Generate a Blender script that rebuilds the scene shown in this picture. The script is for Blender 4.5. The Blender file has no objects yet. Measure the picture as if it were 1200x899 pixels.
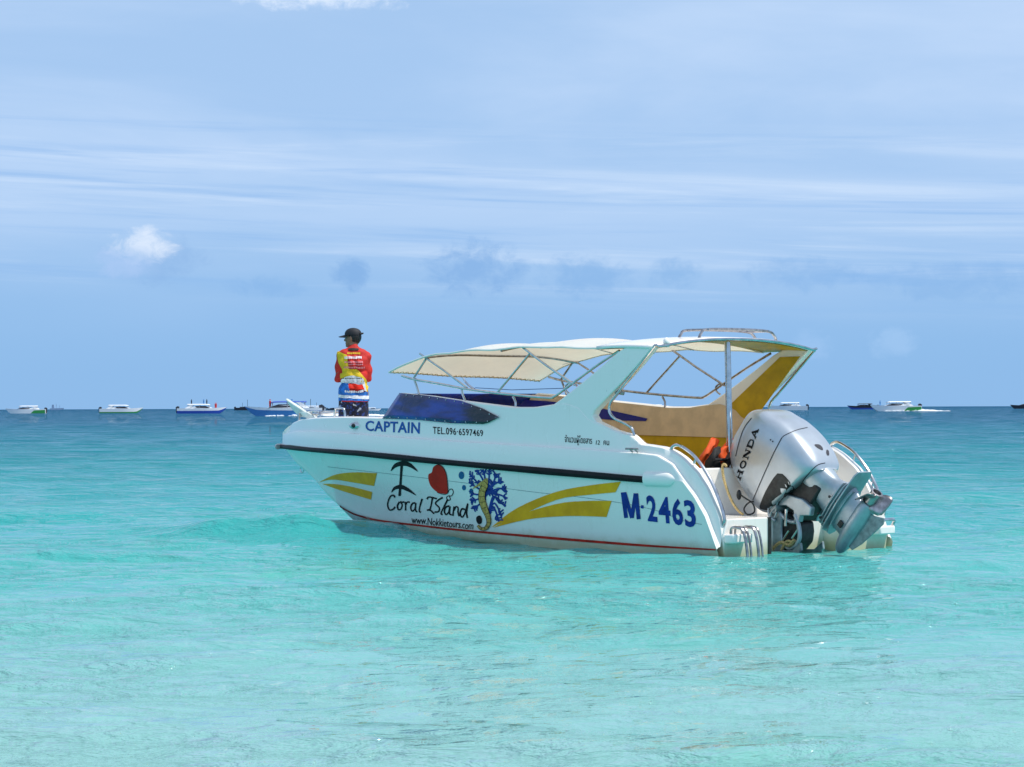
import bpy, bmesh, math, random
import numpy as np
from mathutils import Vector, Matrix
from mathutils.bvhtree import BVHTree
random.seed(7); rng = np.random.default_rng(11)
sc = bpy.context.scene
COL = sc.collection
R = math.radians

# ------------------------------------------------------------------ camera
F_PX, CAM_H = 2600.0, 1.4            # focal length in pixels of a 1200 px wide picture, eye height over the sea
ROLL, PITCH = math.atan(4 / 1200.), math.atan(28.5 / F_PX)
cam = bpy.data.cameras.new('camera'); cam_o = bpy.data.objects.new('camera', cam); COL.objects.link(cam_o)
cam.sensor_width = 36; cam.sensor_fit = 'HORIZONTAL'; cam.lens = 36 * F_PX / 1200; cam.clip_start = .1; cam.clip_end = 60000
cam_o.matrix_world = Matrix.Translation((0, 0, CAM_H)) @ Matrix.Rotation(R(90) + PITCH, 4, 'X') @ Matrix.Rotation(-ROLL, 4, 'Z')
sc.camera = cam_o

# ------------------------------------------------------------------ light
SUN_EL, SUN_AZ = 61.0, 106.0           # azimuth measured from +Y (away from the viewer) towards +X (right)
sun = bpy.data.lights.new('sun', 'SUN'); sun_o = bpy.data.objects.new('sun', sun); COL.objects.link(sun_o)
sun.energy = 3.7; sun.angle = R(.53); sun.color = (1, .955, .88)
_d = Vector((math.cos(R(SUN_EL)) * math.sin(R(SUN_AZ)), math.cos(R(SUN_EL)) * math.cos(R(SUN_AZ)), math.sin(R(SUN_EL))))
sun_o.rotation_euler = _d.to_track_quat('Z', 'Y').to_euler()
sun_o.location = (0, 0, 30)
sc.view_settings.view_transform = 'Standard'; sc.view_settings.look = 'None'
sc.view_settings.exposure = 0.18; sc.view_settings.gamma = 1; sc.view_settings.use_curve_mapping = False
sc.cycles.max_bounces = 8; sc.cycles.caustics_reflective = False; sc.cycles.caustics_refractive = False
sc.cycles.sample_clamp_indirect = 4.0

class NG:
    """tiny node-graph writer"""
    def __init__(s, tree): s.t = tree; s.n = tree.nodes; s.l = tree.links
    def node(s, typ, **kw):
        n = s.n.new(typ)
        for k, v in kw.items(): setattr(n, k, v)
        return n
    def put(s, sock, v):
        if isinstance(v, bpy.types.NodeSocket): s.l.new(v, sock)
        elif v is not None: sock.default_value = v
    def m(s, op, a, b=None, c=None, clamp=False):
        n = s.node('ShaderNodeMath', operation=op, use_clamp=clamp)
        for i, v in enumerate((a, b, c)): s.put(n.inputs[i], v)
        return n.outputs[0]
    def mix(s, f, a, b, blend='MIX'):
        n = s.node('ShaderNodeMix', data_type='RGBA', blend_type=blend)
        s.put(n.inputs[0], f)
        for i, v in ((6, a), (7, b)):
            if isinstance(v, (tuple, list)) and len(v) == 3: v = (*v, 1)
            s.put(n.inputs[i], v)
        return n.outputs[2]
    def noise(s, vec, scale=5, detail=4, rough=.55, dist=0, out=0, dims='3D'):
        n = s.node('ShaderNodeTexNoise', noise_dimensions=dims)
        s.put(n.inputs['Vector'], vec); n.inputs['Scale'].default_value = scale; n.inputs['Detail'].default_value = detail
        n.inputs['Roughness'].default_value = rough; n.inputs['Distortion'].default_value = dist
        return n.outputs[out]
    def comb(s, x, y, z=0.0):
        n = s.node('ShaderNodeCombineXYZ')
        for i, v in enumerate((x, y, z)): s.put(n.inputs[i], v)
        return n.outputs[0]
    def sep(s, v):
        n = s.node('ShaderNodeSeparateXYZ'); s.put(n.inputs[0], v); return n.outputs
    def ramp(s, f, stops, interp='LINEAR'):
        n = s.node('ShaderNodeValToRGB'); s.put(n.inputs[0], f); e = n.color_ramp.elements; n.color_ramp.interpolation = interp
        while len(e) < len(stops): e.new(.5)
        for el, (p, c) in zip(e, stops):
            el.position = p; el.color = (*c, 1) if len(c) == 3 else c
        return n.outputs[0]
    def smooth(s, v, a, b):
        n = s.node('ShaderNodeMapRange', interpolation_type='SMOOTHSTEP'); s.put(n.inputs[0], v)
        n.inputs[1].default_value = a; n.inputs[2].default_value = b; return n.outputs[0]

# ------------------------------------------------------------------ sky
world = bpy.data.worlds.new('World'); sc.world = world; world.use_nodes = True
g = NG(world.node_tree); g.n.clear()
sky = g.node('ShaderNodeTexSky', sky_type='NISHITA'); sky.sun_disc = False
sky.sun_elevation = R(SUN_EL); sky.sun_rotation = R(SUN_AZ); sky.air_density = 1.0; sky.dust_density = .25; sky.ozone_density = 2.5; sky.altitude = 0
tc = g.node('ShaderNodeTexCoord')
X, Y, Z = g.sep(tc.outputs['Generated'])
az = g.m('ARCTAN2', X, Y); el = g.m('ARCSINE', Z)
base0 = g.mix(1.0, sky.outputs[0], (.70, .86, 1.04), 'MULTIPLY')
# humid sea air: an even blue haze all round the horizon that thins out with height
base = g.mix(g.m('MULTIPLY', g.m('SUBTRACT', 1.0, g.smooth(el, .05, .75)), .93), base0, (2.75, 5.2, 8.8))
# high thin veil: broad streaks drawn out along the horizon, tilted slightly down to the right
elt = g.m('ADD', el, g.m('MULTIPLY', az, .030))
n1 = g.noise(g.comb(g.m('MULTIPLY', az, 2.2), g.m('MULTIPLY', elt, 12.0), 3.1), 1.5, 6, .55, .3)
veil = g.m('MULTIPLY', g.m('MULTIPLY_ADD', g.smooth(n1, .28, .72), .55, .45), g.smooth(el, .012, .125))
sky1 = g.mix(g.m('MULTIPLY', veil, .86), base, (6.1, 7.75, 10.3))
n2 = g.noise(g.comb(g.m('MULTIPLY', az, 2.6), g.m('MULTIPLY', elt, 62.0), 7.7), 1.25, 7, .62, .6)
band = g.m('MULTIPLY', g.smooth(elt, .040, .065), g.m('SUBTRACT', 1.0, g.smooth(elt, .112, .135)))
streak = g.m('MULTIPLY', g.smooth(n2, .47, .74), band)
sky2 = g.mix(g.m('MULTIPLY', streak, .50), sky1, (7.6, 8.9, 10.7))
n3 = g.noise(g.comb(g.m('MULTIPLY', az, 3.0), g.m('MULTIPLY', elt, 80.0), 1.2), 1.15, 6, .58, .5)
dark = g.m('MULTIPLY', g.smooth(n3, .47, .68), band)
sky3 = g.mix(g.m('MULTIPLY', dark, .60), sky2, (2.5, 4.9, 8.8))
cen = g.m('SUBTRACT', el, g.m('MULTIPLY_ADD', az, -.058, .1030))
wid = g.m('DIVIDE', g.m('ADD', cen, g.m('MULTIPLY', g.m('SUBTRACT', n2, .5), .012)), .0065)
cir = g.m('MULTIPLY', g.m('MULTIPLY', g.m('POWER', 2.718, g.m('MULTIPLY', g.m('MULTIPLY', wid, wid), -1.0)), g.smooth(az, -.10, .06)), g.m('MULTIPLY_ADD', g.smooth(n2, .35, .65), .7, .3))
sky3 = g.mix(g.m('MULTIPLY', cir, .46), sky3, (7.8, 9.1, 10.9))
# small cumulus puffs: (azimuth, elevation, half width, half height, colour, opacity)
cur = sky3
pn = g.noise(g.comb(g.m('MULTIPLY', az, 60.0), g.m('MULTIPLY', el, 85.0), 0), 1.5, 7, .66, .35)
for (pa, pe, w, h, col, op) in [(-.160, .0665, .0260, .0135, (2.9, 5.0, 8.4), .65), (-.1645, .0725, .0170, .0090, (8.2, 9.2, 10.7), .82), (-.172, .0650, .0170, .0085, (4.4, 6.3, 9.6), .75),
        (-.072, .0605, .011, .0085, (2.4, 4.6, 8.2), .8), (-.017, .0625, .027, .0140, (2.5, 4.7, 8.3), .8),
        (.033, .0590, .026, .0115, (2.5, 4.8, 8.4), .65), (.073, .0605, .014, .0085, (2.6, 4.9, 8.4), .6), (.171, .0275, .013, .0080, (4.6, 6.8, 9.9), .35), (.130, .0600, .03, .009, (2.5, 4.8, 8.4), .5), (.20, .055, .05, .010, (2.5, 4.8, 8.4), .45), (-.11, .0545, .02, .006, (2.5, 4.8, 8.4), .5),
        (-.086, .1870, .055, .010, (9.6, 10.4, 11.6), .70), (.135, .0270, .010, .009, (4.4, 6.6, 9.9), .3)]:
    da = g.m('DIVIDE', g.m('SUBTRACT', az, pa), w); de = g.m('DIVIDE', g.m('SUBTRACT', el, pe), h)
    rr = g.m('ADD', g.m('MULTIPLY', da, da), g.m('MULTIPLY', de, de))
    f = g.m('SUBTRACT', g.m('MULTIPLY', pn, 2.8), g.m('ADD', rr, .45))
    cur = g.mix(g.m('MULTIPLY', g.smooth(f, -.1, 1.15), op), cur, col)
bg = g.node('ShaderNodeBackground'); g.l.new(cur, bg.inputs[0]); bg.inputs[1].default_value = .085
g.l.new(bg.outputs[0], g.node('ShaderNodeOutputWorld').inputs[0])

# ------------------------------------------------------------------ materials
MATS = {}
def mat(name, color, rough=.4, metal=0.0, vary=.06, scale=6.0, coat=0.0, bump=0.0, bscale=30., spec=.5, transl=0.0, stretch=None, emission=None):
    """Principled material with a little procedural colour variation and relief"""
    m = bpy.data.materials.new(name); m.use_nodes = True; g = NG(m.node_tree); g.n.clear()
    p = g.node('ShaderNodeBsdfPrincipled'); out = g.node('ShaderNodeOutputMaterial')
    co = g.node('ShaderNodeTexCoord').outputs['Object']
    if stretch:
        mp = g.node('ShaderNodeMapping'); mp.inputs['Scale'].default_value = stretch; g.l.new(co, mp.inputs[0]); co = mp.outputs[0]
    n = g.noise(co, scale, 5, .6)
    lo = tuple(c * (1 - vary * 1.6) for c in color); hi = tuple(min(1, c * (1 + vary)) for c in color)
    g.l.new(g.mix(g.smooth(n, .3, .7), lo, hi), p.inputs['Base Color'])
    p.inputs['Roughness'].default_value = rough; p.inputs['Metallic'].default_value = metal
    p.inputs['Coat Weight'].default_value = coat; p.inputs['Coat Roughness'].default_value = .08
    p.inputs['Specular IOR Level'].default_value = spec
    if bump:
        b = g.node('ShaderNodeBump'); b.inputs['Strength'].default_value = bump; b.inputs['Distance'].default_value = .01
        g.l.new(g.noise(co, bscale, 5, .6), b.inputs['Height']); g.l.new(b.outputs[0], p.inputs['Normal'])
    sh = p.outputs[0]
    if transl:
        t = g.node('ShaderNodeBsdfTranslucent'); t.inputs[0].default_value = (*color, 1)
        mx = g.node('ShaderNodeMixShader'); mx.inputs[0].default_value = transl
        g.l.new(sh, mx.inputs[1]); g.l.new(t.outputs[0], mx.inputs[2]); sh = mx.outputs[0]
    g.l.new(sh, out.inputs[0]); MATS[name] = m
    return m
def gelcoat(name, color, streak=.10, stain=None):
    """boat gelcoat: faint vertical run marks, fine scuffs, gloss"""
    m = bpy.data.materials.new(name); m.use_nodes = True; g = NG(m.node_tree); g.n.clear()
    p = g.node('ShaderNodeBsdfPrincipled'); out = g.node('ShaderNodeOutputMaterial')
    co = g.node('ShaderNodeTexCoord').outputs['Object']
    x, y, z = g.sep(co)
    run = g.noise(g.comb(g.m('MULTIPLY', x, 9.0), g.m('MULTIPLY', y, 9.0), g.m('MULTIPLY', z, .9)), 2.2, 5, .65)
    blot = g.noise(co, 3.0, 6, .6)
    f = g.m('MULTIPLY', g.smooth(run, .50, .80), g.smooth(blot, .38, .70))
    c = g.mix(g.m('MULTIPLY', f, streak * 4, clamp=True), color, tuple(v * k for v, k in zip(color, (.80, .80, .74))))
    if stain:   # weed and scum line along the waterline
        zn = g.m('SUBTRACT', z, g.m('MULTIPLY', g.noise(co, 5.0, 5, .6), .11))
        c = g.mix(g.m('MULTIPLY', g.m('SUBTRACT', 1.0, g.smooth(zn, -.04, .13)), .85), c, stain)
    g.l.new(c, p.inputs['Base Color'])
    g.l.new(g.m('MULTIPLY_ADD', blot, .22, .14), p.inputs['Roughness'])
    p.inputs['Coat Weight'].default_value = .35; p.inputs['Coat Roughness'].default_value = .06
    b = g.node('ShaderNodeBump'); b.inputs['Strength'].default_value = .06; b.inputs['Distance'].default_value = .02
    g.l.new(g.noise(co, 4.5, 3, .5), b.inputs['Height']); g.l.new(b.outputs[0], p.inputs['Normal'])
    g.l.new(p.outputs[0], out.inputs[0]); MATS[name] = m; return m
gelcoat('hull_white', (.92, .88, .82), .18, (.44, .41, .22))
gelcoat('deck_white', (.93, .89, .84), .12)
mat('tan_gel', (.70, .53, .33), .4, vary=.08)
mat('ochre_gel', (.56, .36, .004), .4, vary=.10, spec=.3)
mat('ochre_paint', (.98, .43, .008), .5, vary=.10, spec=.2)
mat('canvas', (.88, .79, .62), .8, vary=.05, scale=3, transl=.40, bump=.25, bscale=9)
def two_sided_canvas():
    m = MATS['canvas']; g = NG(m.node_tree); p = [n for n in g.n if n.type == 'BSDF_PRINCIPLED'][0]
    old = p.inputs['Base Color'].links[0].from_socket; bf = g.node('ShaderNodeNewGeometry').outputs['Backfacing']
    g.l.new(g.mix(bf, (.90, .90, .87), old), p.inputs['Base Color'])
two_sided_canvas()
mat('canvas_white', (.82, .81, .76), .7, vary=.04, scale=3, bump=.15, bscale=9)
mat('rubber', (.010, .010, .012), .6, vary=.25, spec=.2)
mat('steel', (.60, .61, .62), .16, metal=1.0, vary=.12, scale=14)
mat('steel_dull', (.42, .40, .40), .32, metal=1.0, vary=.25, scale=20)
mat('red_paint', (.50, .025, .012), .55, spec=.15, vary=.2, scale=9)
mat('blue_paint', (.015, .10, .38), .55, spec=.15, vary=.12)
mat('navy_paint', (.010, .045, .28), .55, spec=.15, vary=.18, scale=12)
mat('black_paint', (.010, .010, .012), .55, spec=.15, vary=.2)
mat('bright_red', (.62, .02, .008), .55, spec=.15, vary=.1)
mat('seahorse_tan', (.60, .38, .10), .55, spec=.15, vary=.25, scale=40)
mat('coral_blue', (.015, .05, .27), .55, spec=.15, vary=.15)
mat('bubble_blue', (.02, .13, .30), .55, spec=.15)
mat('silver', (.52, .56, .60), .30, metal=.55, vary=.05, scale=4, coat=.35)
mat('silver_leg', (.42, .48, .52), .34, metal=.5, vary=.10, scale=8, coat=.2)
mat('grey_cast', (.30, .36, .37), .42, metal=.4, vary=.2, scale=16)
mat('dark_parts', (.018, .020, .020), .5, vary=.4, scale=20)
mat('seam', (.02, .02, .03), .5)
mat('orange', (.80, .10, .012), .7, vary=.12, bump=.3, bscale=25)
mat('black_cloth', (.012, .012, .014), .75, vary=.3, bump=.3)
mat('rope', (.58, .42, .18), .8, vary=.2, scale=50, bump=.5, bscale=120)
mat('skin', (.30, .145, .085), .5, vary=.08, scale=12)
mat('hair', (.008, .007, .006), .5, vary=.3, scale=60, bump=.4, bscale=150)
mat('cap_black', (.012, .013, .018), .7, vary=.3, bump=.2)
mat('shirt_red', (.60, .020, .012), .75, vary=.10, scale=5, bump=.25, bscale=14)
mat('shirt_yellow', (.74, .50, .012), .75, vary=.08)
mat('shirt_blue', (.015, .16, .55), .75, vary=.35, scale=18)
mat('shirt_white', (.72, .76, .80), .75, vary=.2, scale=22)
mat('shirt_pink', (.75, .25, .28), .75)
mat('anchor_white', (.72, .78, .74), .45, vary=.1)
mat('foam', (.86, .89, .90), .8, vary=.08, scale=1.2)
mat('far_white', (.94, .94, .93), .4, vary=.05)
mat('far_blue', (.02, .07, .42), .4, vary=.1)
mat('far_midblue', (.05, .22, .52), .4, vary=.1)
mat('far_green', (.03, .30, .06), .4, vary=.1)
mat('far_dark', (.02, .025, .04), .5, vary=.2)
mat('far_red', (.5, .03, .03), .5)
mat('far_grey', (.30, .33, .38), .5)
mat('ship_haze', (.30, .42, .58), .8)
def window_mat():
    m = bpy.data.materials.new('tinted_blue'); m.use_nodes = True; g = NG(m.node_tree); g.n.clear()
    p = g.node('ShaderNodeBsdfPrincipled'); out = g.node('ShaderNodeOutputMaterial')
    co = g.node('ShaderNodeTexCoord').outputs['Object']
    x, y, z = g.sep(co)
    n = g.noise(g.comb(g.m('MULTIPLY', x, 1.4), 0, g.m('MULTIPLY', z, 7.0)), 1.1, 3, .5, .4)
    # dyed blue acrylic; lighter blue streaks paint in reflections, after end goes black
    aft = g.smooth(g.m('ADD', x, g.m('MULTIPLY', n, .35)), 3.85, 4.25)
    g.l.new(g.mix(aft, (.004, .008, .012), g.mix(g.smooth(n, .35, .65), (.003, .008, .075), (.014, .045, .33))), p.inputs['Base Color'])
    p.inputs['Roughness'].default_value = .09; p.inputs['Coat Weight'].default_value = .3; p.inputs['Specular IOR Level'].default_value = .35
    b = g.node('ShaderNodeBump'); b.inputs['Strength'].default_value = .35; b.inputs['Distance'].default_value = .02
    g.l.new(g.noise(co, 5.0, 4, .6, .8), b.inputs['Height']); g.l.new(b.outputs[0], p.inputs['Normal'])
    g.l.new(p.outputs[0], out.inputs[0]); MATS['tinted_blue'] = m
window_mat()
mat('blue_vinyl', (.008, .012, .24), .3, vary=.1)
def shorts_mat():
    m = bpy.data.materials.new('shorts_print'); m.use_nodes = True; g = NG(m.node_tree); g.n.clear()
    p = g.node('ShaderNodeBsdfPrincipled'); out = g.node('ShaderNodeOutputMaterial')
    co = g.node('ShaderNodeTexCoord').outputs['Object']
    n = g.noise(co, 26, 3, .6, .6); n2 = g.noise(co, 17, 2, .5, .3)
    c = g.mix(g.smooth(n, .52, .60), (.010, .012, .03), (.02, .05, .22))
    c = g.mix(g.smooth(n2, .62, .67), c, (.45, .50, .58))
    g.l.new(c, p.inputs['Base Color']); p.inputs['Roughness'].default_value = .8
    g.l.new(p.outputs[0], out.inputs[0]); MATS['shorts_print'] = m
shorts_mat()

def sea_mat():
    m = bpy.data.materials.new('sea_water'); m.use_nodes = True; g = NG(m.node_tree); g.n.clear()
    p = g.node('ShaderNodeBsdfPrincipled'); out = g.node('ShaderNodeOutputMaterial')
    pos = g.node('ShaderNodeNewGeometry').outputs['Position']
    x, y, z = g.sep(pos)
    # the bottom falls away from the beach: pale over sand, turquoise, then deep blue far out
    big = g.noise(g.comb(g.m('MULTIPLY', x, .05), g.m('MULTIPLY', y, .10), 0), 1.0, 4, .55)
    shore = g.m('MULTIPLY', y, g.m('MULTIPLY_ADD', big, .9, .55))
    lg = g.m('LOGARITHM', g.m('MAXIMUM', shore, 1.0), 10.0)
    c = g.ramp(g.m('MULTIPLY', lg, .25), [(.22, (.25, .46, .43)), (.27, (.165, .425, .395)), (.315, (.066, .385, .355)), (.355, (.014, .325, .315)), (.41, (.003, .25, .27)),
                                         (.50, (.001, .155, .215)), (.60, (.0, .088, .165)), (.85, (.0, .070, .150))])
    patch = g.noise(g.comb(g.m('MULTIPLY', x, .35), g.m('MULTIPLY', y, .22), 4), 1.0, 4, .6, .4)
    near = g.m('SUBTRACT', 1.0, g.smooth(y, 14.0, 45.0))
    c = g.mix(g.m('MULTIPLY', g.m('MULTIPLY', g.smooth(patch, .50, .70), near), .5), c, (.09, .42, .32))
    g.l.new(c, p.inputs['Base Color'])
    p.inputs['IOR'].default_value = 1.45; p.inputs['Roughness'].default_value = .015
    far = g.smooth(y, 25.0, 160.0)
    g.l.new(g.m('MULTIPLY_ADD', far, -.70, .78), p.inputs['Specular IOR Level'])
    wob = g.noise(g.comb(g.m('MULTIPLY', x, .8), g.m('MULTIPLY', y, 1.7), 0), 3.0, 5, .60, .35)
    fine = g.noise(g.comb(g.m('MULTIPLY', x, 1.0), g.m('MULTIPLY', y, 1.8), 9), 12.0, 3, .6, .3)
    gust = g.smooth(g.noise(g.comb(g.m('MULTIPLY', x, .16), g.m('MULTIPLY', y, .42), 6), 1.0, 4, .6, .3), .34, .66)
    h = g.m('ADD', g.m('MULTIPLY', g.m('MULTIPLY', wob, g.m('MULTIPLY_ADD', gust, .8, .35)), .17), g.m('MULTIPLY', g.m('MULTIPLY', fine, g.m('MULTIPLY_ADD', gust, .9, .3)), .013))
    rn = g.noise(g.comb(g.m('MULTIPLY', x, .42), g.m('MULTIPLY', y, 1.25), 3), 1.9, 3, .55, .45)
    ridge = g.m('POWER', g.m('SUBTRACT', 1.0, g.m('ABSOLUTE', g.m('MULTIPLY_ADD', rn, 4.0, -2.0))), 2.0)
    ridge = g.m('MULTIPLY', ridge, g.m('MULTIPLY_ADD', gust, .7, .3))
    h = g.m('ADD', h, g.m('MULTIPLY', ridge, .020))
    b = g.node('ShaderNodeBump'); b.inputs['Strength'].default_value = 1.0; b.inputs['Distance'].default_value = 1.0
    if 'Filter Width' in b.inputs: b.inputs['Filter Width'].default_value = .02
    g.l.new(h, b.inputs['Height'])
    # wind chop further out, too small for the mesh: random facet slopes, wavelength growing offshore
    chop = g.noise(g.comb(g.m('MULTIPLY', x, .75), g.m('MULTIPLY', g.m('LOGARITHM', g.m('MAXIMUM', y, 2.0), 2.718), 46.0), 5), 1.0, 9, .72, .25, out=1)
    v1 = g.node('ShaderNodeVectorMath', operation='SUBTRACT'); g.l.new(chop, v1.inputs[0]); v1.inputs[1].default_value = (.5, .72, .5)   # wave fronts lean shoreward
    v2 = g.node('ShaderNodeVectorMath', operation='MULTIPLY'); g.l.new(v1.outputs[0], v2.inputs[0]); v2.inputs[1].default_value = (1.2, 2.0, 0)
    v3 = g.node('ShaderNodeVectorMath', operation='SCALE'); g.l.new(v2.outputs[0], v3.inputs[0]); g.l.new(g.smooth(y, 14.0, 62.0), v3.inputs['Scale'])
    v4 = g.node('ShaderNodeVectorMath', operation='ADD'); g.l.new(v3.outputs[0], v4.inputs[0]); g.l.new(b.outputs[0], v4.inputs[1])
    v5 = g.node('ShaderNodeVectorMath', operation='NORMALIZE'); g.l.new(v4.outputs[0], v5.inputs[0])
    g.l.new(v5.outputs[0], p.inputs['Normal'])
    g.l.new(p.outputs[0], out.inputs[0]); MATS['sea_water'] = m
sea_mat()

# ------------------------------------------------------------------ picture -> place
CAM = np.array([0., 0., CAM_H])
def ray(px, py):
    x0, y0 = px - 600, py - 449.5
    x = x0 * math.cos(ROLL) - y0 * math.sin(ROLL); y = x0 * math.sin(ROLL) + y0 * math.cos(ROLL)
    d = np.array([x, F_PX, -y])
    return np.array([d[0], d[1] * math.cos(PITCH) - d[2] * math.sin(PITCH), d[1] * math.sin(PITCH) + d[2] * math.cos(PITCH)])
def on_water(px, py):
    d = ray(px, py); return CAM + d * (-CAM_H / d[2])
# boat frame: x forward, y port, z up, origin amidships at the stern on the waterline
B_ANG = .70
STERN = np.array([2.9046, 21.2448, 0.])
FWD = np.array([-math.sin(B_ANG), math.cos(B_ANG), 0]); PORT = np.array([-math.cos(B_ANG), -math.sin(B_ANG), 0]); UPV = np.array([0, 0, 1.])
def to_boat(p): q = np.asarray(p) - STERN; return np.array([q @ FWD, q @ PORT, q[2]])
def dir_boat(d): return np.array([d @ FWD, d @ PORT, d[2]])
CAM_B = to_boat(CAM)
def P(px, py, y):
    """point of the boat seen at a picture position, lying `y` metres to port of its centreline"""
    d = dir_boat(ray(px, py)); t = (y - CAM_B[1]) / d[1]; return CAM_B + t * d
K = 1.138
X0, XT = 2.5 * K, 7.95 * K
def half(x):
    t = np.clip((np.asarray(x, float) - X0) / (XT - X0), 0, 1); return 1.235 * (1 - t ** 2.4)
def Pc(px, py, inset):
    y = 1.1
    for _ in range(40): q = P(px, py, y); y = .5 * y + .5 * (max(half(q[0]) - inset, 0.0))
    return P(px, py, y)
def curve_xz(pts):
    a = np.array(sorted([(p[0], p[-1]) for p in pts])); return lambda x: np.interp(x, a[:, 0], a[:, 1])

# ------------------------------------------------------------------ mesh helpers
def catmull(pts, n=6, closed=False):
    pts = [np.asarray(p, float) for p in pts]
    if n < 1 or (len(pts) < 3 and not closed): return pts
    out = []; N = len(pts); rngi = range(N if closed else N - 1)
    for i in rngi:
        if closed: p0, p1, p2, p3 = pts[i - 1], pts[i], pts[(i + 1) % N], pts[(i + 2) % N]
        else: p0, p1, p2, p3 = pts[max(i - 1, 0)], pts[i], pts[i + 1], pts[min(i + 2, N - 1)]
        for k in range(n):
            t = k / n
            out.append(.5 * ((2 * p1) + (p2 - p0) * t + (2 * p0 - 5 * p1 + 4 * p2 - p3) * t * t + (3 * p1 - p0 - 3 * p2 + p3) * t ** 3))
    if not closed: out.append(pts[-1])
    return out
class MB:
    def __init__(s): s.v = []; s.f = []
    def grid(s, rows, close_u=False, close_v=False, flip=False):
        o = len(s.v); nu = len(rows); nv = len(rows[0])
        for r in rows: s.v += [tuple(map(float, p)) for p in r]
        for i in range(nu - (0 if close_u else 1)):
            for j in range(nv - (0 if close_v else 1)):
                a, b, c, d = o + i * nv + j, o + i * nv + (j + 1) % nv, o + ((i + 1) % nu) * nv + (j + 1) % nv, o + ((i + 1) % nu) * nv + j
                s.f.append((a, d, c, b) if flip else (a, b, c, d))
        return s
    def fan(s, ring, flip=False):
        o = len(s.v); s.v += [tuple(map(float, p)) for p in ring]; f = tuple(range(o, o + len(ring))); s.f.append(f[::-1] if flip else f); return s
    def tube(s, path, r, n=8, smooth=5, caps=True):
        path = catmull(path, smooth) if smooth else [np.asarray(p, float) for p in path]
        rr = r if isinstance(r, (list, tuple)) else None
        up = np.array([0, 0, 1.]); rows = []
        prev = None
        for i, p in enumerate(path):
            t = path[min(i + 1, len(path) - 1)] - path[max(i - 1, 0)]; t = t / (np.linalg.norm(t) + 1e-9)
            if prev is None:
                a = np.cross(t, up)
                if np.linalg.norm(a) < .1: a = np.cross(t, np.array([1., 0, 0]))
            else: a = prev - t * (prev @ t)
            a = a / (np.linalg.norm(a) + 1e-9); prev = a; b = np.cross(t, a)
            k = np.interp(i / max(1, len(path) - 1), np.linspace(0, 1, len(rr)), rr) if rr else r
            rows.append([p + k * (a * math.cos(q) + b * math.sin(q)) for q in np.linspace(0, 2 * math.pi, n, endpoint=False)])
        s.grid(rows, close_v=True)
        if caps: s.fan(rows[0]); s.fan(rows[-1], True)
        return s
    def loft(s, rings, caps=True):
        s.grid(rings, close_v=True)
        if caps: s.fan(rings[0], False); s.fan(rings[-1], True)
        return s
    def box(s, c, d, rot=None):
        c = np.asarray(c, float); h = np.asarray(d, float) / 2; o = len(s.v)
        for k in ((-1, -1, -1), (1, -1, -1), (1, 1, -1), (-1, 1, -1), (-1, -1, 1), (1, -1, 1), (1, 1, 1), (-1, 1, 1)):
            p = h * np.array(k)
            if rot is not None: p = np.array(rot) @ p
            s.v.append(tuple(c + p))
        s.f += [tuple(o + i for i in q) for q in ((0, 3, 2, 1), (4, 5, 6, 7), (0, 1, 5, 4), (1, 2, 6, 5), (2, 3, 7, 6), (3, 0, 4, 7))]; return s
    def prism(s, poly, off):
        """poly: list of 3-D points; off: vector"""
        off = np.asarray(off, float); a = [np.asarray(p, float) for p in poly]; b = [p + off for p in a]; o = len(s.v); n = len(a)
        s.v += [tuple(p) for p in a + b]
        s.f.append(tuple(range(o, o + n))); s.f.append(tuple(range(o + 2 * n - 1, o + n - 1, -1)))
        for i in range(n): s.f.append((o + i, o + n + i, o + n + (i + 1) % n, o + (i + 1) % n))
        return s
    def sphere(s, c, r, nu=10, nv=14, M=None):
        c = np.asarray(c, float); r = np.ones(3) * r if np.isscalar(r) else np.asarray(r, float); rows = []
        for i in range(nu + 1):
            th = math.pi * i / nu; th = min(max(th, 1e-3), math.pi - 1e-3)
            row = [np.array([math.sin(th) * math.cos(q), math.sin(th) * math.sin(q), math.cos(th)]) * r for q in np.linspace(0, 2 * math.pi, nv, endpoint=False)]
            if M is not None: row = [np.array(M) @ p for p in row]
            rows.append([c + p for p in row])
        s.loft(rows); return s
    def capsule(s, a, b, ra, rb, n=14):
        a = np.asarray(a, float); b = np.asarray(b, float); t = b - a; L = np.linalg.norm(t); t = t / (L + 1e-9)
        u = np.cross(t, [0, 0, 1.]);
        if np.linalg.norm(u) < .05: u = np.cross(t, [1., 0, 0])
        u /= np.linalg.norm(u); w = np.cross(t, u); rows = []
        for k in range(5): q = math.pi / 2 * (1 - k / 4); rows.append((a - t * ra * math.sin(q), max(ra * math.cos(q), 1e-4)))
        for k in range(5): q = math.pi / 2 * k / 4; rows.append((b + t * rb * math.sin(q), max(rb * math.cos(q), 1e-4)))
        s.loft([[p + r * (u * math.cos(z) + w * math.sin(z)) for z in np.linspace(0, 2 * math.pi, n, endpoint=False)] for p, r in rows]); return s
    def mesh(s, name):
        me = bpy.data.meshes.new(name); me.from_pydata([tuple(map(float, p)) for p in s.v], [], s.f); me.validate()
        bm = bmesh.new(); bm.from_mesh(me); bmesh.ops.recalc_face_normals(bm, faces=bm.faces); bm.to_mesh(me); bm.free(); me.update(); return me
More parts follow.
